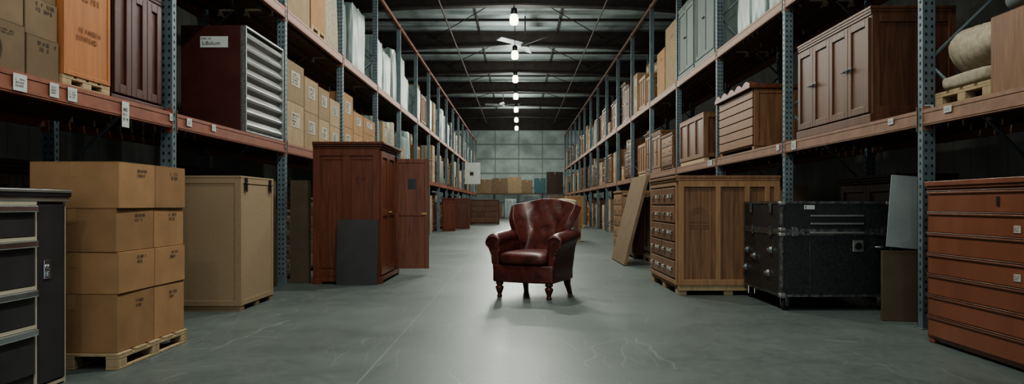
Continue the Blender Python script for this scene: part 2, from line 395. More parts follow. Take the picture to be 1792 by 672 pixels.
def wrapped(w, d, h, loc, rz=0, mat=None, label='furniture wrapped in grey plastic sheeting', group=None, seed=1, name='wrapped_furniture'):
    rr = random.Random(seed); bm = bmesh.new(); nx, nz = 10, 8
    P = [(-1,-1),(1,-1),(1,1),(-1,1)]
    ring = []
    for a, b in zip(P, P[1:]+P[:1]):
        for i in range(nx): t = i/nx; ring.append((a[0]+(b[0]-a[0])*t, a[1]+(b[1]-a[1])*t))
    ph = [rr.uniform(0, 6.28) for _ in range(4)]
    rings = []
    for k in range(nz+1):
        z = h*k/nz; row = []
        for j, (x, y) in enumerate(ring):
            s = 1-.04*(k/nz)**3; f = .012*math.sin(j*1.9+ph[0]+z*1.2)+.01*math.sin(j*.7+z*4+ph[1])
            c = 1-.06*(min(abs(x), abs(y)))**6
            row.append(bm.verts.new((x*(w/2*s*c-.02+f*.8), y*(d/2*s*c-.02+f*.8), z-(.02*abs(math.sin(j*.8+ph[2])) if k == nz else 0))))
        rings.append(row)
    n = len(ring)
    for a, b in zip(rings, rings[1:]):
        for i in range(n): f = bm.faces.new((a[i], a[(i+1)%n], b[(i+1)%n], b[i])); f.smooth = True
    bm.faces.new(rings[0][::-1]); bm.faces.new(rings[-1])
    mb = MB(); mb.bm.free(); mb.bm = bm
    o = mb.obj(name, mat or M_wrap, None, loc, rz, bev=.02)
    return tag(o, label, 'wrapped furniture', group)
def roll(r0, h, loc, mat=None, group=None, label='rolled beige carpet standing on end'):
    mb = MB(); mb.lathe([(r0*.9, 0), (r0, .02), (r0*1.0, h*.5), (r0*.97, h-.02), (r0*.85, h), (r0*.5, h-.005), (r0*.45, h-.05), (.01, h-.05)], seg=20)
    return tag(mb.obj('carpet_roll', mat or M_cloth, None, loc), label, 'carpet', group)
def blanket(w, d, h, loc, rz=0, label='folded beige blanket', seed=1, mat=None, name='folded_blanket', ex=.5):
    mb = MB(); bm = mb.bm; nu, nv = 36, 12; rr = random.Random(seed); p = rr.uniform(0, 6)
    g = []
    def sp(c, e): return math.copysign(abs(c)**e, c)
    for j in range(nv+1):
        v = -math.pi/2+math.pi*j/nv; row = []
        for i in range(nu):
            u = 2*math.pi*i/nu; e = .3
            x = sp(math.cos(v), ex)*sp(math.cos(u), e); y = sp(math.cos(v), ex)*sp(math.sin(u), e); z = sp(math.sin(v), ex)
            k = 1+.02*math.sin(i*1.3+j*.9+p)
            zz = z*h/2*(1+(.05*math.sin(x*5+p)+.05*math.sin(y*6+p))*(1 if z > 0 else 0))
            row.append(bm.verts.new((x*w/2*k, y*d/2*k, zz+h/2)))
        g.append(row)
    for a, b in zip(g, g[1:]):
        for i in range(nu): f = bm.faces.new((a[i], a[(i+1)%nu], b[(i+1)%nu], b[i])); f.smooth = True
    bmesh.ops.remove_doubles(bm, verts=bm.verts[:], dist=.0005)
    return tag(mb.obj(name, mat or M_cloth, None, loc, rz, sub=1), label, 'blanket')
def quilt_roll(L, r0, loc, rz, label):
    mb = MB(); bm = mb.bm; n = 60; seg = 28; rings = []
    for i in range(n+1):
        t = i/n; x = -L/2+L*t
        end = min(1, min(t, 1-t)*9)**.5
        row = []
        for k in range(seg):
            a = 2*math.pi*k/seg
            r = r0*(.5+.5*end)*(1+.06*abs(math.sin(t*math.pi*8+math.sin(a)*.6))-.03)*(1+.04*math.sin(a*3+t*5))*(1.05-.18*t)
            row.append(bm.verts.new((x, math.cos(a)*r*1.2, max(0, r0*.84+math.sin(a)*r*.84))))
        rings.append(row)
    for a, b in zip(rings, rings[1:]):
        for k in range(seg): f = bm.faces.new((a[k], a[(k+1)%seg], b[(k+1)%seg], b[k])); f.smooth = True
    bm.faces.new(rings[0][::-1]); bm.faces.new(rings[-1])
    return tag(mb.obj('rolled_quilt', M_cloth, None, loc, rz), label, 'quilt')
def sheet(w, t, h, loc, rot, mat, label, name='board', cat='board'):
    mb = MB(); mb.box(-w/2, w/2, -t/2, t/2, 0, h)
    return tag(mb.obj(name, mat, None, loc, rot=rot, bev=.002), label, cat)

def simple(kind, w, d, h):
    mb = MB()
    if kind == 'carton':
        mb.box(-w/2, w/2, -d/2, d/2, 0, h); mb.box(-.03, .03, -d/2-.002, d/2+.002, h-.1, h+.001, 1)
        mb.box(-w*.3, w*.05, -d/2-.003, -d/2-.0, h*.35, h*.65, 2)
    elif kind == 'dresser':
        mb.box(-w/2, w/2, -d/2, d/2, .06, h-.04); mb.box(-w/2-.02, w/2+.02, -d/2-.03, d/2, h-.04, h)
        for x in (-w/2, w/2-.07): mb.box(x, x+.07, -d/2, d/2, 0, .06)
        for k in range(4):
            z = .1+(h-.18)*k/4; mb.box(-w/2+.03, w/2-.03, -d/2-.018, -d/2, z, z+(h-.18)/4-.02)
            for x in (-w*.25, w*.25): mb.box(x-.03, x+.03, -d/2-.035, -d/2-.018, z+.08, z+.1, 1)
    elif kind == 'wardrobe':
        mb.box(-w/2, w/2, -d/2, d/2, 0, h-.06); mb.box(-w/2-.05, w/2+.05, -d/2-.05, d/2, h-.06, h)
        for i in (0, 1): mb.frame(FRONT(d), -w/2+i*w/2+.01, -w/2+(i+1)*w/2-.01, .06, h-.08, .08, .02, 1, 2)
        mb.frame(SIDE_L(w), -d/2, d/2, .02, h-.08, .08, .02, 1, 2); mb.frame(SIDE_R(w), -d/2, d/2, .02, h-.08, .08, .02, 1, 2)
        mb.box(-.05, -.03, -d/2-.04, -d/2-.02, h*.45, h*.55, 1)
    elif kind == 'crate':
        mb.box(-w/2+.02, w/2-.02, -d/2+.02, d/2-.02, .08, h, 1)
        for M, W in ((FRONT(d), w), (SIDE_L(w), d), (SIDE_R(w), d)): mb.frame(M, -W/2, W/2, .08, h, .08, .01, 2, 2)
        for y in (-d/2, d/2-.09): mb.box(-w/2, w/2, y, y+.09, 0, .08)
    return mb

CACHE = {}
CAT = {
 'carton_a': (.62,.6,.46), 'carton_b': (.5,.55,.36), 'carton_c': (.75,.7,.6), 'tall': (.8,.7,1.25), 'dresser_a': (1.0,.55,.95),
 'dresser_b': (.85,.55,1.15), 'ward_a': (1.05,.65,1.3), 'ward_b': (.8,.6,1.2), 'crate': (1.1,.85,.95), 'wrap_a': (1.2,.8,1.25),
 'wrap_b': (.9,.7,1.1), 'wrap_c': (.7,.7,1.3), 'roll': (.34,.34,1.3)}
def build(key, far):
    w, d, h = CAT[key]
    z = (0, 0, 0)
    if key == 'roll': return roll(.16, h, z, group='rolled carpets on the racks')
    if key == 'wrap_a': return wrapped(w, d, h, z, group='plastic wrapped furniture on the racks', seed=3)
    if key == 'wrap_b': return wrapped(w, d, h, z, group='dust covered furniture on the racks', seed=5, mat=M_wrap2, label='furniture under a grey dust cover')
    if key == 'wrap_c': return wrapped(w, d, h, z, group='plastic wrapped furniture on the racks', seed=8)
    gg = {'carton_a':'cardboard boxes on the racks','carton_b':'cardboard boxes on the racks','carton_c':'cardboard boxes on the racks','tall':'tall cardboard boxes on the racks',
          'dresser_a':'chests of drawers on the racks','dresser_b':'chests of drawers on the racks','ward_a':'wardrobes on the racks','ward_b':'wardrobes on the racks','crate':'wooden crates on the racks'}[key]
    cm = {'carton_a':M_card,'carton_b':M_card3,'carton_c':M_card2,'tall':M_fiber}
    if far:
        if key in cm:
            return tag(simple('carton', w, d, h).obj('cardboard_box', [cm[key], M_tape, M_label2], None), 'cardboard box with a paper label on a rack shelf', 'box', gg)
        if 'dresser' in key:
            return tag(simple('dresser', w, d, h).obj('chest_of_drawers', [M_mid if key[-1] == 'a' else M_brown, M_brass]), 'wooden chest of drawers stored on a rack', 'furniture', gg)
        if 'ward' in key:
            return tag(simple('wardrobe', w, d, h).obj('wardrobe', [M_brown if key[-1] == 'a' else M_mid, M_brass]), 'wooden two-door wardrobe stored on a rack', 'furniture', gg)
        return tag(simple('crate', w, d, h).obj('wooden_crate', [M_light, M_mid]), 'wooden crate stored on a rack', 'crate', gg)
    if key in cm:
        return carton(w, d, h, z, 0, cm[key], 'cardboard box stored on a rack shelf', gg, sticker=(key != 'tall'), mk=(.3, .09), seed=len(key)+ord(key[-1]))
    if key == 'dresser_a': return dresser(w, d, h, 4, z, 0, M_mid, label='wooden chest of drawers stored on a rack', group=gg, handles='cup')
    if key == 'dresser_b': return dresser(w, d, h, 5, z, 0, M_brown, label='dark wooden chest of drawers stored on a rack', group=gg)
    if key == 'ward_a': return wardrobe(w, d, h, z, 0, M_brown, label='brown wooden wardrobe stored on a rack', group=gg)
    if key == 'ward_b': return wardrobe(w, d, h, z, 0, M_mid, label='mid-brown wooden wardrobe stored on a rack', group=gg, nr=1)
    return crate(w, d, h, z, group=gg)
def put(key, loc, rz, far=False, sc=(1, 1, 1)):
    k = (key, far)
    if k in CACHE: o = dup(CACHE[k])
    else: o = build(key, far); CACHE[k] = o
    o.location = loc; o.rotation_euler = (0, 0, rz); o.scale = sc
    return o

# ------------------------------------------------------------------ room
XW = 7.2; Y0, Y1 = -9, 57; ZC = 7.9
def struct(o): o['kind'] = 'structure'; return o
mb = MB(); mb.box(-XW, XW, Y0, Y1, -.1, 0); struct(mb.obj('floor', floor_mat()))
M_wall = band_mat('dark_cladding', (.085,.085,.078), (.04,.04,.037), 1, 2.2, .8)
mb = MB(); mb.box(-XW-.2, -XW, Y0, Y1, -.1, 8.0); struct(mb.obj('wall_left', M_wall))
mb = MB(); mb.box(XW, XW+.2, Y0, Y1, -.1, 8.0); struct(mb.obj('wall_right', M_wall))
M_back = band_mat('glowing_panels', (.38,.45,.42), (.16,.20,.185), 2, .9, .7, 0, .10, (0, .55, .04), emit=.17)  # faint emission added over the whole end wall so it looks lit
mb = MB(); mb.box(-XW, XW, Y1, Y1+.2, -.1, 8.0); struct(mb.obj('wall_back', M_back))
mb = MB(); mb.box(-XW, XW, Y1-.12, Y1-.005, 6.7, ZC-.01); struct(mb.obj('trim_1', M_girder))
mb = MB(); mb.box(-XW, XW, Y0-.2, Y0, -.1, 8.0); struct(mb.obj('wall_front', M_wall))
mb = MB(); y = Y0; rows = []; i = 0
while y < Y1+.1:
    z = .05 if (i % 4) in (1, 2) else 0
    rows.append((mb.bm.verts.new((-XW, y, ZC+z)), mb.bm.verts.new((XW, y, ZC+z)))); y += .08 if i % 2 == 0 else .22; i += 1
for a, b in zip(rows, rows[1:]): mb.bm.faces.new((a[0], a[1], b[1], b[0]))
struct(mb.obj('ceiling', M_roof))
tn = 2
GY = [5.6+6*k for k in range(9)]
for y in GY:
    mb = MB()
    mb.prism([(-XW, 6.95), (-3.5, 7.22), (0, 7.31), (3.5, 7.22), (XW, 6.95), (XW, 7.01), (3.5, 7.28), (0, 7.37), (-3.5, 7.28), (-XW, 7.01)], y-.14, y+.14)
    mb.prism([(-XW, 7.01), (-3.5, 7.28), (0, 7.37), (3.5, 7.28), (XW, 7.01), (XW, 7.80), (-XW, 7.80)], y-.02, y+.02)
    mb.box(-XW, XW, y-.12, y+.12, 7.80, 7.86)
    struct(mb.obj('trim_%d' % tn, M_girder)); tn += 1
for y in GY:
    for k in (2, 4):
        mb = MB(); mb.box(-XW, XW, y+k-.03, y+k+.03, ZC-.09, ZC-.001); struct(mb.obj('trim_%d' % tn, M_girder)); tn += 1
for x in (-4.5, -1.5, 1.5, 4.5):
    mb = MB(); mb.box(x-.02, x+.02, Y0, Y1, ZC-.14, ZC-.092); struct(mb.obj('trim_%d' % tn, M_girder)); tn += 1
for y in GY[3:7]:
    for s in (-1, 1):
        mb = MB(); mb.cyl((s*.5, y+.1, 7.6), (s*3.4, y+5.9, 7.6), .016, 6); struct(mb.obj('trim_%d' % tn, M_girder)); tn += 1
for i, (x, z, r) in enumerate(((-2.34, 7.0, .03), (2.6, 6.98, .025))):
    mb = MB(); mb.cyl((x, Y0, z), (x, Y1-.2, z), r, 8)
    tag(mb.obj('ceiling_pipe', M_pipe), 'long painted pipe hung under the roof girders', 'pipe', 'pipes under the roof')

# ------------------------------------------------------------------ lamps
lamp0 = None
def lamp(y):
    r = T('high_bay_lamp', 'hanging high bay lamp with glowing glass lens', 'lamp', (-.12, y, 6.05), 0, 'hanging high bay lamps')
    mb = MB(); mb.lathe([(.05, .31), (.085, .30), (.085, .46), (.03, .50), (.02, .50)], seg=14); mb.obj('lamp_housing', M_edge, r)
    mb = MB(); mb.lathe([(.02, .0), (.09, .01), (.12, .05), (.12, .22), (.09, .295), (.02, .305)], seg=18); mb.obj('lamp_lens', M_bulb, r)
    mb = MB(); mb.cyl((0, 0, .50), (0, 0, ZC-6.05-.002), .012, 8); mb.obj('suspension_rod', M_edge, r)
    return r
lys = [20.9+4.95*k for k in range(-5, 7)]
for y in lys:
    if y < 1: continue
    if lamp0 is None: lamp0 = lamp(y)
    else:
        o = dup(lamp0); o.location = (-.12, y, 6.05)
LP = 190
for y in lys:
    ld = bpy.data.lights.new('lamp_light', 'AREA'); ld.shape = 'DISK'; ld.size = .18; ld.energy = LP*(1.0 if y > 3 else .65)
    ld.color = (.97, 1., .90)
    lo = bpy.data.objects.new('lamp_light', ld); COL.objects.link(lo); lo.location = (-.12, y, 6.04)
    lp = bpy.data.lights.new('ceiling_fill', 'AREA'); lp.shape = 'DISK'; lp.size = .6; lp.energy = 75; lp.color = (.88, .98, .95)  # added upward fill with no fixture, brightens the roof between lamps
    lq = bpy.data.objects.new('ceiling_fill', lp); COL.objects.link(lq); lq.location = (-.12, y+2.2, 5.6); lq.rotation_euler = (R(180), 0, 0)
    # added point fill without a fixture, lifts the shadows in the shelf bays
    ls = bpy.data.lights.new('shelf_fill', 'POINT'); ls.energy = 75; ls.shadow_soft_size = .4; ls.color = (.98, 1., .92)
    lr = bpy.data.objects.new('shelf_fill', ls); COL.objects.link(lr); lr.location = (-.12, y+2.4, 4.6)
ld = bpy.data.lights.new('rear_fill', 'AREA'); ld.shape = 'RECTANGLE'; ld.size = 7; ld.size_y = 4.5; ld.energy = 260; ld.color = (.88, .98, 1.)  # unseen fill added behind the camera, brightens faces turned towards it
lo = bpy.data.objects.new('rear_fill', ld); COL.objects.link(lo); lo.location = (0, -8, 2.6); lo.rotation_euler = (R(90), 0, 0)
w = bpy.data.worlds.new('world'); scn.world = w; w.use_nodes = True
w.node_tree.nodes['Background'].inputs[0].default_value = (.10, .14, .16, 1); w.node_tree.nodes['Background'].inputs[1].default_value = .4

def fan(loc, rad, rot):
    r = T('ceiling_fan', 'grey metal ceiling fan at rest under the roof', 'fan', loc, rot, 'ceiling fans')
    mb = MB(); mb.cyl((0,0,-.1), (0,0,.12), .16, 16); mb.cyl((0,0,.12), (0,0,ZC-.002-loc[2]), .025, 8); mb.obj('motor', M_fan, r)
    b0 = None
    for i in range(5):
        if b0 is None:
            mb = MB(); M = Matrix.Rotation(R(18), 4, 'X'); mb.box(.14, rad, -.13, .13, -.008, .008, 0, M); b0 = mb.obj('blade', M_fan, r, bev=.004)
        else:
            b = b0.copy(); COL.objects.link(b); b.parent = r; b.rotation_euler = (0, 0, i*2*math.pi/5)
    return r
fan((0.25, 27.2, 6.85), 1.4, R(12))
fan((-.9, 44, 6.9), 1.1, R(50))

# ------------------------------------------------------------------ racks
def rack(side, xf, ys, levels, H, mbeam, label):
    s = side; dep = 1.1; r = T('pallet_rack', label, 'rack', (0, 0, 0))
    r.location = (xf, ys[0], 0)
    oy = ys[0]
    def post(x0, x1, near):
        mb = MB(); a, b = min(x0, x1), max(x0, x1)
        mb.box(a, b, -.04, -.034, 0, H); mb.box(a, a+.006, -.034, .04, 0, H); mb.box(b-.006, b, -.034, .04, 0, H)
        mb.box(a, a+.03, .034, .04, 0, H); mb.box(b-.03, b, .034, .04, 0, H)
        if near:
            z = .12
            while z < H-.05:
                for cx in ((a+b)/2-.024, (a+b)/2+.024): mb.box(cx-.008, cx+.008, -.0412, -.040, z, z+.024, 1)
                mb.box(b if s < 0 else a-.0012, b+.0012 if s < 0 else a, -.012, .006, z+.02, z+.045, 1)
                z += .062
        mb.box(a-.02, b+.02, -.06, .06, -.0, .008)
        return mb
    def frame_at(y, tmpl, near):
        if tmpl:
            o = dup(tmpl, r); o.location = (0, y-oy, 0); return o
        fr = bpy.data.objects.new('upright_frame', None); COL.objects.link(fr); fr.parent = r; fr.location = (0, y-oy, 0)
        post(0, s*.1, near).obj('post', [M_steel, M_hole], fr)
        post(s*(dep-.1), s*dep, near).obj('post', [M_steel, M_hole], fr)
        mb = MB(); z = .25; k = 0
        mb.cyl((s*.06, 0, .2), (s*(dep-.06), 0, .2), .014, 6)
        while z < H-1.0:
            a, b = (s*.06, s*(dep-.06)) if k % 2 == 0 else (s*(dep-.06), s*.06)
            mb.cyl((a, 0, z), (b, 0, z+.95), .014, 6); z += .95; k += 1
        mb.obj('brace', M_steel, fr)
        return fr
    near_t = far_t = None
    for y in ys:
        if y < 17:
            o = frame_at(y, near_t, True); near_t = near_t or o
        else:
            o = frame_at(y, far_t, False); far_t = far_t or o
    b0 = {}
    for y, yn in zip(ys, ys[1:]):
        L = yn-y-.082
        for li, z in enumerate(levels):
            for which, bx in (('f', 0), ('r', s*(dep-.05))):
                if li == len(levels)-1 and which == 'r': continue
                key = (which, li == len(levels)-1)
                if key not in b0:
                    mb = MB(); hh = .13 if not key[1] else .08
                    a, b = (0, s*.05)
                    mb.box(min(a, b), max(a, b), 0, L, -hh, 0)
                    mb.box(min(-s*.004, 0), max(-s*.004, 0), 0, L, -.03, -.012); mb.box(min(-s*.004, 0), max(-s*.004, 0), 0, L, -hh+.012, -hh+.03)
                    for yy in (0, L-.006): mb.box(min(-s*.006, s*.06), max(-s*.006, s*.06), yy, yy+.006, -hh-.04, .03)
                    o = mb.obj('beam', mbeam, r, bev=0); b0[key] = o
                else:
                    o = b0[key].copy(); COL.objects.link(o); o.parent = r
                o.location = (bx, y-oy+.041, z)
            if li < len(levels)-1:
                if 'deck' not in b0:
                    mb = MB(); n = 14
                    for i in range(n):
                        a = L*i/n+.01; b = L*(i+1)/n-.012
                        mb.box(min(s*.052, s*(dep-.052)), max(s*.052, s*(dep-.052)), a, b, -.025, -.001)
                    for i in range(3):
                        x = s*(.2+.33*i); mb.box(x-.03, x+.03, .01, L-.012, -.09, -.025)
                    o = mb.obj('shelf_deck', M_deck, r); b0['deck'] = o
                else:
                    o = b0['deck'].copy(); COL.objects.link(o); o.parent = r
                o.location = (0, y-oy+.041, z)
    return r
XL, XR = -2.93, 3.24
LL = [1.78, 3.48, 5.46]; LR = [1.76, 3.52, 5.9]
yL = [.23+3.05*k for k in range(18)]
yR = [-.17+3.08*k for k in range(18)]
rackL = rack(-1, XL, yL, LL, 5.5, M_beam, 'long pallet rack with blue-grey perforated uprights and orange beams')
rackR = rack(1, XR, yR, LR, 5.94, M_beam2, 'long pallet rack with blue-grey perforated uprights and tan beams')
def btag(side, px, hz, wd, hh, z):
    xf = XL if side < 0 else XR
    d = abs(xf)*F/abs(px-907)
    mb = MB(); mb.box(-wd/2, wd/2, -.002, 0, -hh, 0)
    o = mb.obj('paper_tag', M_label, None, (xf-side*.0065, d, z), rz=R(90) if side < 0 else R(-90))
    tag(o, 'white paper location tag stuck on the rack beam', 'label', 'paper tags on the rack beams')
    marks(o, (0, -.004, -hh/2), 0, wd*.7, hh*.5, 3, px)
for px, w_, h_ in ((33,.12,.10),(93,.09,.09),(125,.10,.09),(218,.10,.19),(298,.05,.06),(330,.10,.07),(373,.09,.06)):
    btag(-1, px, 0, w_, h_, 1.765)
for px, w_, h_ in ((1243,.28,.09),(1390,.14,.10),(1362,.1,.07),(1660,.1,.05),(1560,.09,.05)):
    btag(1, px, 0, w_, h_, 1.745)
mb = MB(); mb.box(-.035, .035, -.002, 0, -.13, 0)
o = mb.obj('paper_tag', M_label, None, (3.29, 5.99-.0425, 1.80)); tag(o, 'white paper tag on a rack upright', 'label', 'paper tags on the rack beams')
marks(o, (0, -.004, -.06), 0, .05, .08, 4, 3)

def onL(front, y0, y1, d): return (front-d/2, (y0+y1)/2)
def onR(front, y0, y1, d): return (front+d/2, (y0+y1)/2)
E = .002
# ------------------------------------------------------------------ LEFT FOREGROUND: tool cabinet
def tool_cabinet():
    w, d, h = .79, .68, 1.085
    r = T('tool_cabinet', 'black metal tool cabinet with silver drawer pulls and worktop', 'cabinet', (-2.56-d/2, 3.795, 0), R(90))
    mb = MB(); mb.box(-w/2, w/2, -d/2, d/2, .0, h-.07)
    mb.obj('body', M_blackp, r, bev=.004)
    mb = MB(); mb.box(-w/2-.01, w/2+.02, -d/2-.03, d/2, h-.045, h); mb.obj('worktop', M_edge, r, bev=.006)
    mb = MB(); mb.box(-w/2-.005, w/2+.012, -d/2-.022, d/2, h-.068, h-.045); mb.box(-w/2, w/2+.021, -d/2-.034, -d/2-.022, h-.02, h-.004)
    mb.obj('worktop_trim', M_silver, r, bev=.003)
    mb = MB()
    mb.box(.128, .145, -d/2-.008, -d/2, .0, h-.07); mb.box(w/2-.012, w/2+.002, -d/2-.006, -d/2, .0, h-.07)
    mb.box(.145, w/2-.012, -d/2-.006, -d/2, .01, .03)
    mb.obj('edge_trim', M_cream, r)
    zs = [.10, .36, .565, .825, 1.01]
    for a, b in zip(zs, zs[1:]):
        m2 = MB(); m2.box(-w/2+.01, .122, -.014, 0, a+.008, b-.008); dr = m2.obj('drawer', M_blackp, r, (0, -d/2, 0), bev=.003)
        m2 = MB(); m2.box(-w/2+.01, .124, -.034, -.0145, b-.05, b-.014); m2.obj('handle', M_chrome, dr, bev=.006)
        m2 = MB(); m2.box(-w/2+.01, .124, -.02, -.0145, b-.012, b+.006); m2.obj('trim_strip', M_cream, dr)
    m2 = MB(); m2.box(.15, w/2-.016, -.012, 0, .04, 1.0); dr = m2.obj('door', M_blackp, r, (0, -d/2, 0), bev=.003)
    m2 = MB(); m2.box(.19, .245, -.018, -.0125, .60, .70); m2.cyl((.217,-.018,.665), (.217,-.03,.665), .012); m2.box(.205,.23,-.028,-.018,.612,.64)
    m2.obj('latch', M_chrome, dr, bev=.002)
tool_cabinet()

PW = .93
pallet(PW, .62, .098, (-2.41-.31, 4.48+PW/2, 0), R(90), 'light wooden pallet carrying a stack of cardboard boxes')
lay = [(.098, .455), (.455, .71), (.71, .976), (.976, 1.262)]
for i, (a, b) in enumerate(lay):
    for j, (y0, y1) in enumerate(((4.50, 4.955), (4.96, 5.40))):
        jx = [0, .006, -.004, .008][i]; ww = .56 if i == 0 else .54
        carton(y1-y0-.004, ww, b-a-.0025, (-2.43-ww/2+jx, (y0+y1)/2, a+.001), R(90)+R([0, .6, -.5, .4][i])*(1 if j == 0 else -.5), M_card,
               'plain brown cardboard box stacked on the pallet', 'cardboard boxes stacked on the pallet', mk=(.12, .05), seed=i*2+j, side=0)

def tallcrate():
    w, d, h = .92, .60, 1.27
    r = T('packing_case', 'tall beige fibreboard packing case on skids', 'crate', (-2.60-d/2, 6.95+w/2, 0), R(90))
    mb = MB(); mb.box(-w/2, w/2, -d/2, d/2, .05, h-.02)
    mb.obj('body', M_fiber, r, bev=.005)
    mb = MB()
    for M, W in ((FRONT(d), w), (SIDE_L(w), d)): mb.frame(M, -W/2+.001, W/2-.001, .05, h-.021, .05, .006)
    mb.obj('edge_batten', M_fiber, r, bev=.002)
    mb = MB(); mb.box(-w/2-.008, w/2+.008, -d/2-.008, d/2+.0, h-.02, h); mb.obj('lid', M_fiber, r, bev=.003)
    for x in (-w/2, -.05, w/2-.1):
        mb = MB(); mb.box(x, x+.1, -d/2, d/2, 0, .05); mb.obj('skid', M_card3, r)
    for x in (-w/2+.12, w/2-.12):
        mb = MB(); mb.box(x-.03, x+.03, -d/2-.016, -d/2-.0065, h-.13, h-.015); mb.cyl((x-.03, -d/2-.02, h-.07), (x+.03, -d/2-.02, h-.07), .009, 8); mb.box(x-.012, x+.012, -d/2-.022, -d/2-.016, h-.15, h-.075)
        mb.obj('latch', M_edge, r)
tallcrate()
sheet(.40, .02, 1.28, (-2.99, 8.98, 0), (0, R(-2), R(90)), M_board, 'dark brown board standing beside the rack upright')
sheet(.26, .012, 1.31, (-2.775, 9.46, 0), (R(-1), 0, R(4)), M_board, 'thin dark brown sheet standing by the wardrobe')
sheet(.20, .012, 1.22, (-2.79, 9.52, 0), (R(-1), 0, R(-3)), M_card3, 'thin cardboard sheet standing by the wardrobe')

def armoire():
    w, d, h = 1.36, .84, 1.79; cx, cy = -1.745-d/2, 9.36+w/2
    r = T('wardrobe', 'tall red-brown wooden wardrobe with one door swung open', 'wardrobe', (cx, cy, 0), R(90))
    mb = MB(); t = .03
    mb.box(-w/2, -w/2+t, -d/2, d/2, .09, h-.09); mb.box(w/2-t, w/2, -d/2, d/2, .09, h-.09); mb.box(-w/2+t, w/2-t, d/2-.015, d/2, .09, h-.09)
    mb.box(-w/2+t, w/2-t, -d/2, d/2-.015, .09, .12); mb.box(-w/2+t, w/2-t, -d/2, d/2-.015, h-.12, h-.09)
    mb.box(.16, .19, -d/2+.02, d/2-.015, .12, h-.12)
    for z in (.5, .9, 1.3): mb.box(.19, w/2-t, -d/2+.05, d/2-.015, z, z+.02)
    mb.frame(SIDE_L(w), -d/2, d/2, .09, h-.09, .085, .016, 2, 1)
    mb.frame(SIDE_R(w), -d/2, d/2, .09, h-.09, .085, .016, 2, 1)
    for i in range(2):
        a = -d/2+.085+i*(d-.085)/2; mb.frame(SIDE_L(w), a+.02, a+(d-.17)/2-.03, .20, h-.2, .025, .008)
    mb.box(-w/2-.03, w/2+.03, -d/2-.03, d/2, .03, .0895)
    for x in (-w/2-.03, w/2-.09):
        for y in (-d/2-.03, d/2-.12): mb.box(x, x+.12, y, y+.12, 0, .03)
    for i in range(3):
        o = .02+.02*i; mb.box(-w/2-o, w/2+o, -d/2-o, d/2+.0, h-.0895+.03*i, h-.06+.03*i)
    mb.obj('body', M_orange, r, bev=.004)
    for x0, x1 in ((-w/2+.005, -.185), (-.18, .32)):
        W = x1-x0; H = h-.22
        db = MB(); db.box(0, W, -.012, 0, 0, H); db.frame(Matrix.Translation((0, -.012, 0)), 0, W, 0, H, .08, .012, 1, 2)
        dr = db.obj('door', M_orange, r, (x0, -d/2-.001, .11), bev=.003)
        hh = handle_mesh('knob', M_brass, dr, 0, .1); hh.location = (W-.05 if x0 < -.3 else .05, -.025, H*.5)
    W = .50; H = h-.22
    db = MB(); db.box(0, W, -.02, 0, 0, H); db.frame(Matrix.Translation((0, -.02, 0)), 0, W, 0, H, .06, .010, 1, 2)
    dr = db.obj('door', M_redwd, r, (w/2-.06, -d/2+.035, .085), rz=R(-90), bev=.003)
    mb2 = MB(); mb2.box(.20, .31, -.026, -.0205, 1.14, 1.28); mb2.obj('lock_plate', M_edge, dr)
    mb2 = MB(); mb2.box(.40, .47, -.040, -.031, .77, .80); mb2.obj('handle', M_brass, dr)
    marks(r, (-w/2-.018, -.19, 1.33), R(-90), .13, .03, 1, 5)
    return r
arm = armoire()
sheet(.51, .018, .815, (-2.01, 9.235, 0), (R(-5), 0, 0), M_blackp, 'dark charcoal board leaning against the wardrobe')

# ------------------------------------------------------------------ LEFT RACK LEVEL 1
z1 = 1.78+E
fx = -2.95
for k, (y0, y1, hs, m) in enumerate(((3.95, 4.47, (.29, .27, .28), M_card3), (4.49, 4.80, (.26, .24, .26, .22), M_card3))):
    z = z1
    for i, h in enumerate(hs):
        w_ = y1-y0; d_ = .42
        x, y = onL(fx-.02-.01*i, y0, y1, d_)
        b = carton(w_, d_, h-.002, (x, y, z), R(90), m, 'greyish brown cardboard box with printed lettering', 'printed cardboard boxes stacked on the rack', mk=(.22, .06) if not (k == 0 and i == 0) else (.2, .03), seed=20+k*5+i)
        if k == 0 and i == 0:
            mb = MB(); n = 24
            for q in range(n):
                a, c = 2*math.pi*q/n, 2*math.pi*(q+1)/n
                mb.quad([(math.cos(a)*.05, 0, math.sin(a)*.065), (math.cos(c)*.05, 0, math.sin(c)*.065), (math.cos(c)*.062, 0, math.sin(c)*.08), (math.cos(a)*.062, 0, math.sin(a)*.08)])
            bmesh.ops.remove_doubles(mb.bm, verts=mb.bm.verts[:], dist=.0001)
            mb.obj('printed_ring', M_ink, b, (0, -d_/2-.003, .115))
        z += h
x, y = onL(fx-.01, 4.83, 5.38, .6)
pallet(.56, .6, .07, (x, y, z1), R(90), 'small wooden pallet under an orange crate')
r = T('wooden_crate', 'orange-brown plywood crate with dark stencilled lettering', 'crate', (x, y, z1+.072), R(90))
mb = MB(); mb.box(-.275, .275, -.3, .3, 0, .75); mb.frame(FRONT(.6), -.275, .275, 0, .75, .03, .006); mb.obj('body', M_orange2, r, bev=.003)
marks(r, (.02, -.304, .30), 0, .30, .09, 2, 44, M_ink2); marks(r, (0.02, -.304, .55), 0, .30, .04, 1, 48, M_ink2)
x, y = onL(fx-.03, 5.42, 6.2, .6)
wardrobe(.76, .6, .95, (x, y, z1), R(90), M_maroon, M_edge, 3, 1, 'tall plain dark maroon panelled cabinet on the rack', cornice=.01, name='cabinet', base=.03, handles=None)
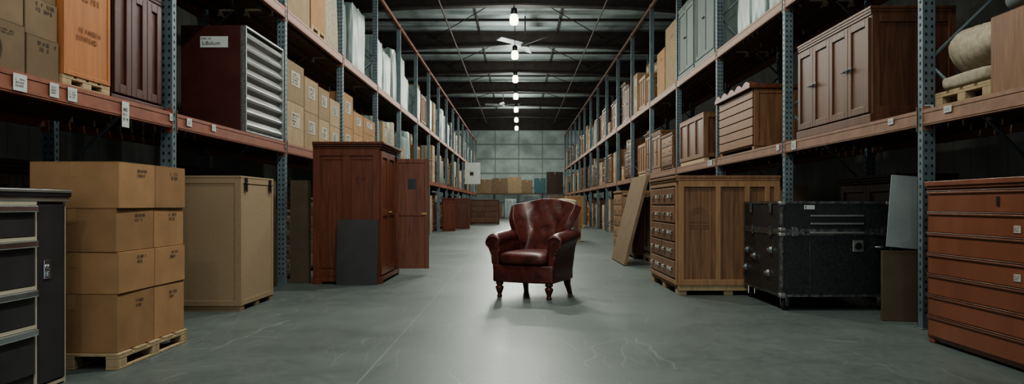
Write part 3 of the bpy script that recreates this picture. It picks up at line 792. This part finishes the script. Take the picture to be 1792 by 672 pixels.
def shutter():
    w, d, h = 1.27, .68, 1.15; x, y = onL(-2.955, 8.0, 9.27, d)
    r = T('shutter_cabinet', 'dark red-brown metal cabinet with a silver corrugated roller shutter', 'cabinet', (x, y, z1), R(90))
    mb = MB(); mb.box(-w/2, w/2, -d/2+.03, d/2, 0, h); mb.obj('body', M_maroon, r, bev=.006)
    mb = MB(); n = 8; st = (h-.04)/n
    for i in range(n):
        z0 = .02+st*i
        prof = [(0, z0), (-.006, z0+st*.12), (-.045, z0+st*.30), (-.050, z0+st*.48), (-.040, z0+st*.62), (-.014, z0+st*.86), (0, z0+st)]
        for (a, b), (c, e) in zip(prof, prof[1:]):
            mb.quad([(-w/2+.02, -d/2+.030+a, b), (w/2-.02, -d/2+.030+a, b), (w/2-.02, -d/2+.030+c, e), (-w/2+.02, -d/2+.030+c, e)])
    bmesh.ops.remove_doubles(mb.bm, verts=mb.bm.verts[:], dist=.0001)
    mb.obj('roller_shutter', M_slat, r)
    mb = MB(); mb.frame(Matrix.Translation((0, -d/2+.0295, 0)), -w/2, w/2, 0, h, .022, .055); mb.obj('shutter_frame', M_slat, r, bev=.003)
    mb = MB(); mb.box(-w/2-.004, -w/2-.001, -.02-.15, -.02+.15, .91, 1.03); mb.obj('label', M_label, r, (0, 0, 0))
    textm(r, 'LıBukum', (-w/2-.006, .01, .955), R(-90), .055, M_ink)
    marks(r, (-w/2-.006, .06, 1.005), R(-90), .12, .014, 1, 2)
shutter()
gl = 'white-labelled cardboard boxes on the rack'
for (y0, y1, hs) in ((9.45, 10.22, (.56, .53)), (10.26, 10.95, (.52, .48)), (10.99, 11.6, (.50, .47)), (11.64, 12.28, (.47, .42)), (12.5, 13.25, (.55, .58)), (13.3, 14.1, (.5, .4)), (14.15, 15.3, (.6, .3))):
    z = z1
    for h in hs:
        x, y = onL(fx, y0, y1, .62)
        carton(y1-y0, .62, h-.002, (x, y, z), R(90), M_card2 if y0 < 12 else M_card, 'tan cardboard box with a white paper label', gl, sticker=True, mk=None, seed=int(y0*10+z*7))
        z += h
z2 = 3.48+E
x, y = onL(fx, 9.5, 10.5, .7); carton(1.0, .7, .9, (x, y, z2), R(90), M_card2, 'large pale cardboard box high on the rack', seed=3)
x, y = onL(fx, 10.6, 11.4, .7)
pallet(.8, .7, .1, (x, y, z2), R(90), 'wooden pallet high on the rack'); carton(.78, .68, 1.0, (x, y, z2+.102), R(90), M_card, 'brown cardboard box on a pallet high on the rack', seed=4)
x, y = onL(fx, 11.45, 12.3, .7); wrapped(.85, .7, 1.15, (x, y, z2), R(90), M_cloth, 'tall bundle under a cream sheet', seed=4)
def fillrow(side, level, ya, yb, keys, zbase, front, seed, farfrom=25):
    rr = random.Random(seed); y = ya; ys = yL if side < 0 else yR; rz = R(90) if side < 0 else R(-90)
    while y < yb:
        k = rr.choice(keys); w0, d, h0 = CAT[k]
        sw, sh = rr.uniform(.82, 1.04), rr.uniform(.72, 1.06)
        if k == 'roll': sw = 1
        w, h = w0*sw, h0*sh; ov = .065 if 'ward' in k else .02
        for q in ys:
            if abs(y-q) < .08+ov: y = q+.08+ov
        nxt = min([q for q in ys if q > y], default=yb)
        if y+w+ov > nxt-.08:
            if nxt >= ys[-1]: break
            y = nxt+.08+ov
            if y+w > yb: break
        f = front+side*rr.uniform(0, .10)
        x = f+side*d/2
        far = y > farfrom
        put(k, (x, y+w/2, zbase), rz, far, (sw, 1, sh))
        z = zbase+h+.002
        if k.startswith('carton'):
            for _ in range(rr.choice((0, 1, 1, 2))):
                if z+h > zbase+1.42: break
                put(k, (x, y+w/2, z), rz, far, (sw, 1, sh)); z += h+.002
        elif k in ('dresser_a', 'crate', 'dresser_b') and rr.random() < .6:
            z += .012*sh if k == 'crate' else 0
            if z+.36 < zbase+1.46: put('carton_b', (x, y+w/2+rr.uniform(-.1, .1), z), rz, far)
        y += w+ov+rr.uniform(.05, .11)
WR = ['wrap_a', 'wrap_a', 'wrap_b', 'wrap_c']
fillrow(-1, 2, 12.5, 21.3, WR, z2, -2.97, 5)
fillrow(-1, 2, 21.7, 51.8, WR+['carton_c', 'tall', 'wrap_a', 'crate'], z2, -2.97, 6)
fillrow(-1, 1, 15.6, 51.8, ['carton_a', 'carton_b', 'tall', 'carton_c', 'wrap_c', 'dresser_a', 'roll', 'wrap_b', 'crate'], z1, -2.97, 11)
fillrow(-1, 0, 9.7, 51.8, ['ward_b', 'dresser_a', 'carton_c', 'crate', 'tall', 'dresser_b'], E, -3.06, 15)
wardrobe(1.1, .55, 1.3, (-3.4-.275, 5.0, E), R(90), M_dark, M_edge, 2, 1, 'dark cabinet standing under the rack shelf', name='cabinet')
wardrobe(.9, .5, 1.4, (-3.45-.25, 8.2, E), R(90), M_dark, M_edge, 2, 1, 'dark cabinet standing under the rack shelf', name='cabinet')
# ------------------------------------------------------------------ left aisle further items
def boardx(px0, px1, d, pt, mat, label, depth=.5, nm='cabinet', doors=1):
    x0, x1 = PX(px0, d), PX(px1, d); h = PZ(pt, d)
    return wardrobe(x1-x0, depth, h, ((x0+x1)/2, d+depth/2, E), 0, mat, M_edge, doors, 1, label, cornice=.02, name=nm, base=.05)
boardx(790, 821, 30.5, 347, M_redwd, 'reddish brown wooden cupboard standing at the rack edge')
x0, x1 = -2.86, -2.40
wardrobe(x1-x0, .4, 1.25, ((x0+x1)/2, 28.2, E), 0, M_orange, M_edge, 1, 1, 'reddish wooden cupboard standing at the rack edge', cornice=.02, name='cabinet', base=.05)
x0, x1 = PX(823, 37), PX(873, 37)
dresser(x1-x0, .8, 1.25, 4, ((x0+x1)/2, 37.4, E), 0, M_brown, M_brass, 2, 'dark wooden chest of drawers standing in the aisle')
for i, (x, y, w_, h_, m) in enumerate(((-2.3, 44.5, 1.0, .55, M_card), (2.5, 41.0, .9, .6, M_card2), (2.45, 33.0, .9, .7, M_card), (2.4, 47.5, 1.1, .8, M_card3))):
    pallet(w_, .9, .12, (x, y, E), 0, 'wooden pallet standing at the aisle edge')
    carton(w_-.04, .8, h_, (x, y, .124), 0, m, 'cardboard box on a pallet at the aisle edge', seed=i)
    carton(w_-.15, .7, h_*.8, (x+.03, y, .126+h_), R(4), M_card3 if i % 2 else M_card, 'cardboard box stacked on another box', seed=i+4)
r = T('hanging_sign', 'cream rectangular sign board fixed to a rack upright', 'sign', (-2.9, 39.9-.05, 2.1))
mb = MB(); mb.box(.03, .86, -.015, .015, 0, 1.15); mb.obj('sign_board', M_label, r)
mb = MB(); mb.box(-.02, .03, -.01, .01, .2, .25); mb.box(-.02, .03, -.01, .01, .9, .95); mb.obj('bracket', M_edge, r)
mb = MB(); mb.box(.3, .5, -.0155, -.0152, .45, .65); mb.obj('printed_mark', M_ink, r)

# ------------------------------------------------------------------ RIGHT SIDE
bigd = dresser(1.5, .6, 1.165, 7, (2.99+.3, 5.42-.75, E), R(-90), M_satin, M_edge, 1, 'wide red-brown wooden chest with seven lipped drawers', handles='bar', foot=.03, lip=True, nh=0)
mb = MB(); mb.box(-.012, .012, -.006, 0, -.03, .03); mb.obj('keyhole_plate', M_edge, bigd, (.06, -.3-.012, 1.02))
for z in (.85, .56):
    mb = MB(); mb.box(-.03, .03, -.003, 0, -.022, .022); mb.obj('label', M_label2, bigd, (.24, -.3-.0125, z))
    marks(bigd, (.24, -.3-.017, z), 0, .045, .03, 3, int(z*10)+3)
sheet(.30, .012, .62, (PX(1583, 6.35), 6.35, .627), (R(-3), R(5), R(-10)), M_blue, 'dull grey board standing on a brown board by the upright', name='pale_board')
sheet(.34, .05, .600, (PX(1580, 6.38), 6.38, E), (0, 0, R(-10)), M_board, 'dark brown board standing on the floor by the rack upright')
def flight():
    w, d = 1.04, 1.12; cx, cy = 2.47+w/2, 7.0+d/2
    r = T('road_case', 'black equipment road case with silver latches on casters', 'case', (cx, cy, 0))
    mb = MB(); mb.box(-w/2, w/2, -d/2, d/2, .13, .735); mb.obj('body', M_black, r, bev=.006)
    mb = MB(); mb.box(-w/2, w/2, -d/2, d/2, .745, 1.025); mb.obj('lid', M_black, r, bev=.006)
    for z0, z1_ in ((.13, .152), (.712, .742), (.7425, .770), (1.008, 1.032)):
        mb = MB()
        mb.box(-w/2-.006, w/2+.006, -d/2-.006, -d/2-.0005, z0, z1_)
        mb.box(-w/2-.006, -w/2-.0005, -d/2-.0005, d/2, z0, z1_)
        mb.obj('edge_trim', M_worn, r)
    for sx in (-1, 1):
        a = sx*w/2
        mb = MB(); mb.box(min(a-sx*.022, a+sx*.007), max(a-sx*.022, a+sx*.007), -d/2-.007, -d/2-.0003, .13, 1.03)
        mb.box(min(a+sx*.0003, a+sx*.007), max(a+sx*.0003, a+sx*.007), -d/2-.0003, -d/2+.022, .13, 1.03)
        mb.obj('corner_trim', M_worn, r)
    for sx in (-1, 1):
        for z in (.13, .700, .747, .995):
            a = sx*w/2; mb = MB(); mb.box(min(a-sx*.05, a+sx*.012), max(a-sx*.05, a+sx*.012), -d/2-.012, -d/2+.05, z, z+.037)
            mb.obj('corner_cap', M_silver, r, bev=.010)
    for z in (.895, .82, .735):
        mb = MB(); mb.box(-.24, .26, -d/2-.020, -d/2-.0062, z-.009, z+.009); mb.obj('trim_strip', M_silver, r, bev=.003)
    mb = MB(); mb.box(.16, .26, -d/2-.010, -d/2-.001, .555, .665); mb.obj('latch_plate', M_silver, r, bev=.003)
    mb = MB(); mb.cyl((.21, -d/2-.0105, .61), (.21, -d/2-.022, .61), .033, 16); mb.box(.203, .217, -d/2-.03, -d/2-.022, .585, .635); mb.obj('latch', M_edge, r)
    mb = MB(); mb.box(-.245, -.241, -d/2-.002, -d/2-.0002, .16, .70); mb.obj('door_seam', M_worn, r)
    mb = MB(); mb.box(-.30, -.20, -d/2-.009, -d/2-.0062, .955, .995); mb.obj('label', M_label, r)
    marks(r, (-.25, -d/2-.0105, .975), 0, .08, .025, 1, 7)
    M = SIDE_L(w)
    for yy, z in ((.20, .47), (.50, .33), (-.22, .33), (.44, .52), (-.30, .56)):
        u = -yy
        mb = MB(); mb.box(u-.04, u+.04, -.008, -.001, z-.035, z+.035, 0, M)
        mb.cyl(M @ Vector((u, -.008, z)), M @ Vector((u, -.020, z)), .026, 16)
        mb.box(u-.034, u-.004, -.036, -.019, z-.014, z+.014, 0, M); mb.box(u+.004, u+.034, -.036, -.019, z-.014, z+.014, 0, M)
        mb.obj('latch', M_chrome, r, bev=.003)
    for yy, z in ((.25, .74), (-.30, .74), (.3, .96), (-.3, .96)):
        u = -yy
        mb = MB(); mb.box(u-.03, u+.03, -.018, -.0065, z-.045, z+.045, 0, M); mb.obj('hasp', M_worn, r, bev=.003)
    mb = MB(); mb.box(.42, .48, -d/2-.02, -d/2-.0065, .70, .79); mb.obj('hasp', M_worn, r, bev=.003)
    mb = MB(); mb.box(-.42, -.36, -d/2-.02, -d/2-.0065, .70, .79); mb.obj('hasp', M_worn, r, bev=.003)
    mb = MB()
    for x in (.36, .48): mb.cyl((x, -d/2-.001, .60), (x, -d/2-.04, .60), .008, 8)
    mb.cyl((.35, -d/2-.04, .60), (.49, -d/2-.04, .60), .010, 8); mb.obj('carry_handle', M_worn, r)
    for sx in (-1, 1):
        for sy in (-1, 1):
            c = bpy.data.objects.new('caster', None); COL.objects.link(c); c.parent = r; c.location = (sx*(w/2-.06), sy*(d/2-.06), 0)
            m2 = MB(); m2.box(-.04, .04, -.04, .04, .118, .1295); m2.box(-.034, -.028, -.022, .022, .04, .118); m2.box(.028, .034, -.022, .022, .04, .118); m2.obj('caster_fork', M_chrome, c)
            m2 = MB(); m2.cyl((-.018, 0, .05), (.018, 0, .05), .049, 20); m2.cyl((-.028, 0, .05), (.028, 0, .05), .012, 10); m2.obj('wheel', M_rubber, c, bev=.004)
            c.rotation_euler = (0, 0, R(35*sx+20*sy))
flight()
def drawercrate():
    w, d, h = 1.60, 1.12, 1.32; r = T('storage_chest', 'large brown wooden storage chest with labelled drawers and battened side', 'chest', (1.76+d/2, 8.20+w/2, 0), R(-90))
    mb = MB(); mb.box(-w/2, w/2, -d/2, d/2, .11, h-.06)
    k = 9; M = SIDE_R(w)
    for i in range(k):
        a = -d/2+d*i/k; mb.box(a+.004, a+d/k-.004, -.008, 0, .111, h-.061, 0, M)
    mb.obj('body', M_mid, r)
    mb = MB(); M = Matrix.Translation((.0085, 0, 0)) @ SIDE_R(w)
    mb.frame(M, -d/2, d/2, .11, h-.061, .065, .022)
    for u in (-.12, .20, .42): mb.box(u-.028, u+.028, -.022, 0, .17, h-.121, 0, M)
    mb.frame(FRONT(d), -w/2, w/2+.0, .11, h-.061, .05, .018)
    mb.obj('batten_frame', M_light, r, bev=.003)
    mb = MB(); mb.box(-w/2-.02, w/2+.035, -d/2-.035, d/2+.01, h-.03, h); mb.box(-w/2-.01, w/2+.032, -d/2-.025, d/2+.0, h-.06, h-.03); mb.obj('lid', M_mid, r, bev=.004)
    mb = MB()
    for rad in (.10, .075, .05):
        for i in range(12):
            a, b = math.pi*i/12, math.pi*(i+1)/12
            q = [(math.cos(a)*rad, math.sin(a)*rad), (math.cos(b)*rad, math.sin(b)*rad), (math.cos(b)*(rad+.006), math.sin(b)*(rad+.006)), (math.cos(a)*(rad+.006), math.sin(a)*(rad+.006))]
            mb.quad([(x, 0, z) for x, z in q])
        for sx in (-1, 1): mb.quad([(sx*rad, 0, -.13), (sx*(rad+.006), 0, -.13), (sx*(rad+.006), 0, 0), (sx*rad, 0, 0)])
    for zz in (-.13, -.10, -.06): mb.quad([(-.11, 0, zz), (.11, 0, zz), (.11, 0, zz+.006), (-.11, 0, zz+.006)])
    mb.obj('carved_arch', M_carve, r, (w/2+.0105, -.33, .86), R(90))
    rows = 5; z0 = .17; z1_ = h-.12; rh = (z1_-z0)/rows
    for k in range(rows):
        for c in (-1, 1):
            cw = (w-.14)/2
            db = MB(); db.box(-cw/2+.01, cw/2-.01, -.022, 0, -rh/2+.01, rh/2-.01); dr = db.obj('drawer', M_mid, r, (c*cw/2, -d/2-.001, z0+rh*(k+.5)), bev=.004)
            for x in (-cw*.28, cw*.28):
                hh = handle_mesh('cup', M_silver, dr, 0, .1); hh.location = (x, -.022, 0)
            m2 = MB(); m2.box(-.05, .05, -.025, -.0225, -.02, .02); m2.obj('label', M_label2, dr)
    mb = MB()
    for y in (-d/2, -.05, d/2-.1): mb.box(-w/2, w/2, y, y+.1, .07, .11)
    for y in (-d/2, -.05, d/2-.1):
        for x in (-w/2, -.07, w/2-.14): mb.box(x, x+.14, y, y+.1, 0, .07)
    mb.box(w/2, w/2+.018, -d/2, d/2, .05, .11)
    mb.obj('pallet_base', M_pallet, r, bev=.003)
drawercrate()
dresser(1.25, .75, 1.22, 5, (2.12+.375, 14.3, E), R(-90), M_mid, M_silver, 1, 'light-brown wooden chest of drawers with metal cup pulls', handles='cup')
dresser(1.25, .75, 1.28, 5, (2.10+.375, 15.65, E), R(-90), M_light, M_silver, 1, 'pale wooden chest of drawers with metal cup pulls', handles='cup')
pallet(1.1, .8, .12, (2.2+.4, 12.5, E), R(-90), 'wooden pallet under a wooden crate')
crate(1.0, .75, 1.0, (2.2+.4, 12.5, .124), R(-90), label='wooden crate with battens standing on a pallet', nb=2, mat=M_mid)
sheet(1.6, .05, 1.52, (1.74, 12.9, .008), (R(-14.5), 0, R(-90)), M_card3, 'long tan board leaning against a crate', name='leaning_board')
crate(.9, .7, .84, (1.22, 20.3, E), 0, M_mid, M_brown, 'brown wooden crate standing in the aisle with a blanket on top', nb=2)
blanket(.8, .6, .30, (1.2, 20.3, .856), 0, 'folded beige blanket lying on a wooden crate', 4)
# right level 1
z1r = 1.76+E
pallet(.70, .8, .12, (3.32+.4, 5.57, z1r), R(-90), 'wooden pallet under folded blankets on the rack')
blanket(.80, .68, .12, (3.30+.42, 5.57, z1r+.122), 0, 'folded beige padded blanket stacked on a pallet', 1, ex=.35)
quilt_roll(.68, .22, (3.30+.34, 5.56, z1r+.252), R(-90), 'bulky beige padded quilt rolled up on a folded blanket')
carton(.62, .7, .53, onR(3.27, 4.52, 5.14, .7)+(z1r,), R(-90), M_mid, 'plain brown wooden box on the rack beside folded blankets', mk=None)
blanket(.66, .55, .28, onR(3.27, 4.55, 5.10, .7)+(z1r+.532,), 0, 'grey-white fabric bundle on top of a brown box', 6, M_wrap2)
carton(.60, .10, .62, (4.24, 5.55, z1r), R(-90), M_card, 'flat brown cardboard box behind the blankets', mk=None)
wardrobe(1.78, .78, 1.08, (3.27+.39, 6.88+.89, z1r), R(-90), M_brown, M_edge, 4, 1, 'wide brown panelled wardrobe lying on the rack shelf', cornice=.015, handles='bail')
def cchest():
    w, d, h = 1.72, .62, .92; r = T('blanket_chest', 'red-brown wooden chest with ribbed front and scalloped cornice', 'chest', (3.27+d/2, 10.3+w/2, z1r), R(-90))
    mb = MB(); mb.box(-w/2, w/2, -d/2, d/2, .05, h-.07)
    for x in (-w/2, w/2-.1): mb.box(x, x+.1, -d/2, d/2, 0, .05)
    mb.frame(SIDE_R(w), -d/2, d/2, .05, h-.071, .07, .012)
    n = 6
    for i in range(n):
        z = .06+(h-.14)*i/n; mb.box(-w/2+.01, w/2-.01, -d/2-.022, -d/2, z+.012, z+(h-.14)/n)
    mb.obj('body', M_mid, r, bev=.008)
    mb = MB(); k = 5; n = 40
    pts = [(-w/2-.05, h-.07), (w/2+.05, h-.07)]
    for i in range(n+1):
        t = 1-i/n; pts.append((-w/2-.05+(w+.1)*t, h-.02+.06*abs(math.sin(math.pi*k*t))))
    mb.prism(pts, -d/2-.08, -d/2+.03)
    mb.box(-w/2-.03, w/2+.05, -d/2+.03, d/2, h-.07, h-.01)
    mb.obj('cornice', M_redwd, r, bev=.006)
    return r
cchest()
crate(1.9, .8, .86, (3.28+.4, 13.1+.95, z1r), R(-90), M_mid, M_brown, label='brown wooden crate with battens on the rack')
dresser(1.2, .7, .78, 3, (3.28+.35, 16.35, z1r), R(-90), M_mid, M_brass, 1, 'brown wooden chest of drawers on the rack', handles='bail')
wardrobe(1.1, .7, .95, (3.28+.35, 17.6, z1r), R(-90), M_mid, M_brass, 2, 1, 'small brown wooden cupboard on the rack', name='cupboard', cornice=.03)
fillrow(1, 1, 18.6, 51.8, ['tall', 'carton_c', 'ward_b', 'roll', 'tall', 'carton_a', 'dresser_b', 'crate'], z1r, 3.29, 21)
z2r = 3.52+E
fillrow(1, 2, 9.2, 12.1, ['wrap_c', 'wrap_b'], z2r, 3.27, 31)
wardrobe(1.3, .7, 1.45, (3.27+.35, 13.0, z2r), R(-90), M_wrap2, M_edge, 2, 1, 'grey-green metal wardrobe high on the rack', cornice=.02)
wardrobe(1.3, .7, 1.4, (3.27+.35, 14.45, z2r), R(-90), M_wrap2, M_edge, 2, 1, 'grey-green metal wardrobe high on the rack', cornice=.02)
x, y = onR(3.27, 15.4, 16.5, .7); carton(1.1, .7, 1.35, (x, y, z2r), R(-90), M_card2, 'tall cardboard box high on the rack', seed=9)
x, y = onR(3.27, 16.6, 17.5, .7); carton(.9, .7, 1.0, (x, y, z2r), R(-90), M_card, 'brown cardboard box high on the rack', seed=10)
fillrow(1, 2, 18.5, 51.8, ['ward_a', 'tall', 'ward_b', 'carton_c', 'crate', 'wrap_b'], z2r, 3.29, 33)
fillrow(1, 0, 9.98, 51.8, ['ward_b', 'carton_c', 'crate', 'tall', 'dresser_b', 'wrap_c', 'roll'], E, 3.36, 35)
wardrobe(1.3, .55, 1.3, (3.72+.275, 7.9, E), R(-90), M_dark, M_edge, 2, 1, 'dark wooden wardrobe standing deep under the shelf', name='wardrobe')
wardrobe(1.4, .5, 1.4, (3.68+.25, 4.5, E), R(-90), M_dark, M_brass, 2, 1, 'dark wooden cabinet standing under the shelf', name='cabinet')

# ------------------------------------------------------------------ far end shelf
r = T('storage_shelf', 'low metal storage shelf along the end wall', 'shelf', (0, 55, 0))
for x in (-3.6, -1.8, 0, 1.8, 3.5):
    for yy in (-.45, .37):
        mb = MB(); mb.box(x-.04, x+.04, yy, yy+.08, 0, 1.75); mb.obj('post', M_edge, r)
mb = MB(); mb.box(-3.65, 3.55, -.46, .46, 1.75, 1.82); mb.obj('shelf_board', M_deck, r)
for i, (px0, px1, top, m, lb_) in enumerate(((835, 861, 314, M_card3, 'brown cardboard box'), (862, 888, 312, M_card3, 'brown cardboard box'), (889, 912, 310, M_card2, 'pale cardboard box'), (913, 932, 315, M_card3, 'brown cardboard box'), (935, 955, 312, M_teal, 'teal painted box'), (957, 985, 301, M_dark, 'dark wooden box'))):
    x0, x1 = PX(px0, 54.7), PX(px1, 54.7); h = PZ(top, 54.7)-1.824
    mb = MB(); mb.box(-(x1-x0)/2, (x1-x0)/2, -.35, .35, 0, h); mb.box(-.03, .03, -.352, .352, h-.2, h+.001, 1)
    tag(mb.obj('storage_box', [m, M_tape], None, ((x0+x1)/2, 55, 1.824), bev=.01), lb_+' on the shelf by the end wall', 'box', 'boxes on the end wall shelf')
for i, (px0, px1, top, m) in enumerate(((882, 905, 348, M_wrap), (907, 935, 356, M_mid), (940, 978, 352, M_dark), (846, 878, 356, M_mid))):
    d = 53.6; x0, x1 = PX(px0, d), PX(px1, d)
    if i == 0:
        wrapped(x1-x0, .7, PZ(top, d), ((x0+x1)/2, d+.35, E), 0, M_wrap, 'pale wrapped stack on the floor near the end wall')
    else:
        dresser(x1-x0, .6, PZ(top, d), 3, ((x0+x1)/2, d+.3, E), 0, m, M_brass, 1, 'low wooden chest by the end wall')

# ------------------------------------------------------------------ WINGBACK CHAIR
def chair():
    r = T('wingback_armchair', 'worn maroon leather wingback armchair with turned wooden legs', 'armchair', (.195, 8.20, 0), R(-25))
    r.scale = (1.09, 1.06, 1.0)
    def slab(w0, w1, y0, y1, za, zb, bow, nu=12):
        mb = MB(); bm = mb.bm
        ring = []
        for i in range(nu+1):
            t = -1+2*i/nu; ring.append((t*w0, y0-bow*(1-t*t)))
        for i in range(nu+1):
            t = 1-2*i/nu; ring.append((t*w1, y1))
        mb2 = [(bm.verts.new((x, y, za)), bm.verts.new((x, y, zb))) for x, y in ring]
        n = len(mb2)
        for i in range(n):
            a, b = mb2[i], mb2[(i+1) % n]; bm.faces.new((a[0], b[0], b[1], a[1]))
        bm.faces.new([v[0] for v in mb2][::-1]); bm.faces.new([v[1] for v in mb2])
        return mb
    o = slab(.325, .29, -.34, .30, .170, .355, .03).obj('seat_rail', M_leather, r, bev=.018, seg=4)
    for p in o.data.polygons: p.use_smooth = True
    mb = MB(); bm = mb.bm; nu, nv = 32, 12
    def sp(c, e): return math.copysign(abs(c)**e, c)
    g = []
    for j in range(nv+1):
        v = -math.pi/2+math.pi*j/nv; row = []
        for i in range(nu):
            u = 2*math.pi*i/nu
            x = sp(math.cos(v), .35)*sp(math.cos(u), .3); y = sp(math.cos(v), .35)*sp(math.sin(u), .3); z = sp(math.sin(v), .6)
            W = .27
            row.append(bm.verts.new((x*W, -.07+y*.30-(.035*(1-x*x) if y < 0 else 0), .422+z*.072+.016*(1-x*x)*(1-y*y)*(1 if z > 0 else 0))))
        g.append(row)
    for a, b in zip(g, g[1:]):
        for i in range(nu): f = bm.faces.new((a[i], a[(i+1) % nu], b[(i+1) % nu], b[i])); f.smooth = True
    bmesh.ops.remove_doubles(bm, verts=bm.verts[:], dist=.0005)
    mb.obj('seat_cushion', M_leather, r, sub=1)
    for s in (-1, 1):
        mb = MB(); bm = mb.bm
        prof = [(.262, .355), (.256, .46), (.252, .55)]
        for i in range(11):
            a = R(215)-R(270)*i/10; prof.append((.334+.086*math.cos(a), .628+.076*math.sin(a)))
        prof += [(.362, .52), (.346, .46), (.332, .36), (.326, .20), (.27, .20)]
        ys = [-.335, -.318, -.27, -.18, -.05, .10, .22, .33]
        rings = []
        for k, y in enumerate(ys):
            t = (y+.335)/.665
            dz = -.02*(1-min(1, t*3))**2+.05*t*t; inx = -.035*t*t
            sc = {0: .86, 1: .97}.get(k, 1.)
            row = []
            for x, z in prof:
                xx = .30+(x-.30)*sc; zz = .5+(z-.5)*(sc if sc < 1 and z > .5 else 1)+(dz if z > .5 else 0)
                row.append(bm.verts.new((s*(xx+inx), y, zz)))
            rings.append(row)
        n = len(prof)
        for a, b in zip(rings, rings[1:]):
            for i in range(n):
                f = bm.faces.new((a[i], a[(i+1) % n], b[(i+1) % n], b[i])); f.smooth = True
        bm.faces.new(rings[0]); bm.faces.new(rings[-1])
        mb.obj('arm', M_leather, r, sub=1)
        mb = MB(); P = []
        for x, z in prof[1:-2]:
            xx = .30+(x-.30)*.86; zz = .5+(z-.5)*(.86 if z > .5 else 1)-(.02 if z > .5 else 0)
            P.append((s*xx, -.336, zz))
        for a, b in zip(P, P[1:]): mb.cyl(a, b, .0055, 6)
        mb.obj('arm_piping', M_leather, r)
    mb = MB(); bm = mb.bm; nu, nv = 32, 20; g = []
    def HUMP(u): return .655+.030*math.cos(u*math.pi*.95)-.014*abs(u)**8
    tufts = [(tx, tv) for tv, xs in ((.88, (-.4, 0, .4)), (.70, (-.2, .2)), (.52, (-.4, 0, .4))) for tx in xs]
    for j in range(nv+1):
        v = j/nv; row = []
        if v < .30: W = .288
        else:
            t = (v-.30)/.70; W = .288+.112*(t*t*(3-2*t))**.9
        # wings reach forward and sweep down into the arms
        wv = max(0, (v-.10)/.90)
        wing = .04+.20*math.sin(min(1, wv*1.35)*math.pi/2)*(1-.40*max(0, v-.72)/.28)
        for i in range(nu+1):
            u = -1+2*i/nu
            z = .34+v*HUMP(u)+.02
            tuft = sum(.014*math.exp(-(((u-tx)*3.2)**2+((v-tv)*6.5)**2)*6) for tx, tv in tufts)
            y = .22+.20*v - wing*abs(u)**4 - .03*(1-u*u)*math.sin(v*math.pi)+tuft
            row.append(bm.verts.new((u*W, y, z)))
        g.append(row)
    for a, b in zip(g, g[1:]):
        for i in range(nu): f = bm.faces.new((a[i], a[i+1], b[i+1], b[i])); f.smooth = True
    o = mb.obj('backrest', M_leather, r)
    so = o.modifiers.new('sol', 'SOLIDIFY'); so.thickness = .08; so.offset = -1
    bv = o.modifiers.new('bev', 'BEVEL'); bv.width = .028; bv.segments = 4; bv.limit_method = 'ANGLE'; bv.angle_limit = R(50)
    mb = MB(); P = []
    for i in range(nu+1):
        u = -1+2*i/nu
        P.append((u*.400*.985, .22+.20-(.04+.20*.60)*abs(u)**4-.004, .36+HUMP(u)-.006))
    for a, b in zip(P, P[1:]): mb.cyl(a, b, .006, 6)
    mb.obj('back_piping', M_leather, r)
    prof = [(.016, 0), (.025, .004), (.027, .015), (.021, .028), (.020, .04), (.031, .070), (.040, .098), (.041, .115), (.027, .128), (.025, .134), (.037, .142), (.038, .170), (.01, .174)]
    for s in (-1, 1):
        mb = MB(); mb.lathe(prof, seg=18); mb.obj('leg', M_legs, r, (s*.265, -.300, 0))
    for s in (-1, 1):
        mb = MB(); rows = []
        for z, dy, q in ((0, .055, .020), (.05, .035, .022), (.11, .008, .027), (.175, 0, .032)):
            rows.append([mb.bm.verts.new((s*.235+a*q+s*dy*.25, .265+dy+b*q, z)) for a, b in ((-1,-1),(1,-1),(1,1),(-1,1))])
        for a, b in zip(rows, rows[1:]):
            for i in range(4): mb.bm.faces.new((a[i], a[(i+1) % 4], b[(i+1) % 4], b[i]))
        mb.bm.faces.new(rows[0][::-1]); mb.bm.faces.new(rows[-1]); mb.obj('leg', M_legs, r, bev=.004)
chair()

# ------------------------------------------------------------------ camera
cd = bpy.data.cameras.new('camera'); cd.sensor_width = 36; cd.lens = F/1792*36
cd.shift_x = -11/1792; cd.shift_y = 22/1792; cd.clip_end = 300
co = bpy.data.objects.new('camera', cd); COL.objects.link(co); co.location = (0, 0, 1.0); co.rotation_euler = (R(90), 0, 0)
scn.camera = co
try: scn.view_settings.look = 'AgX - Medium High Contrast'
except Exception as e: print(e)
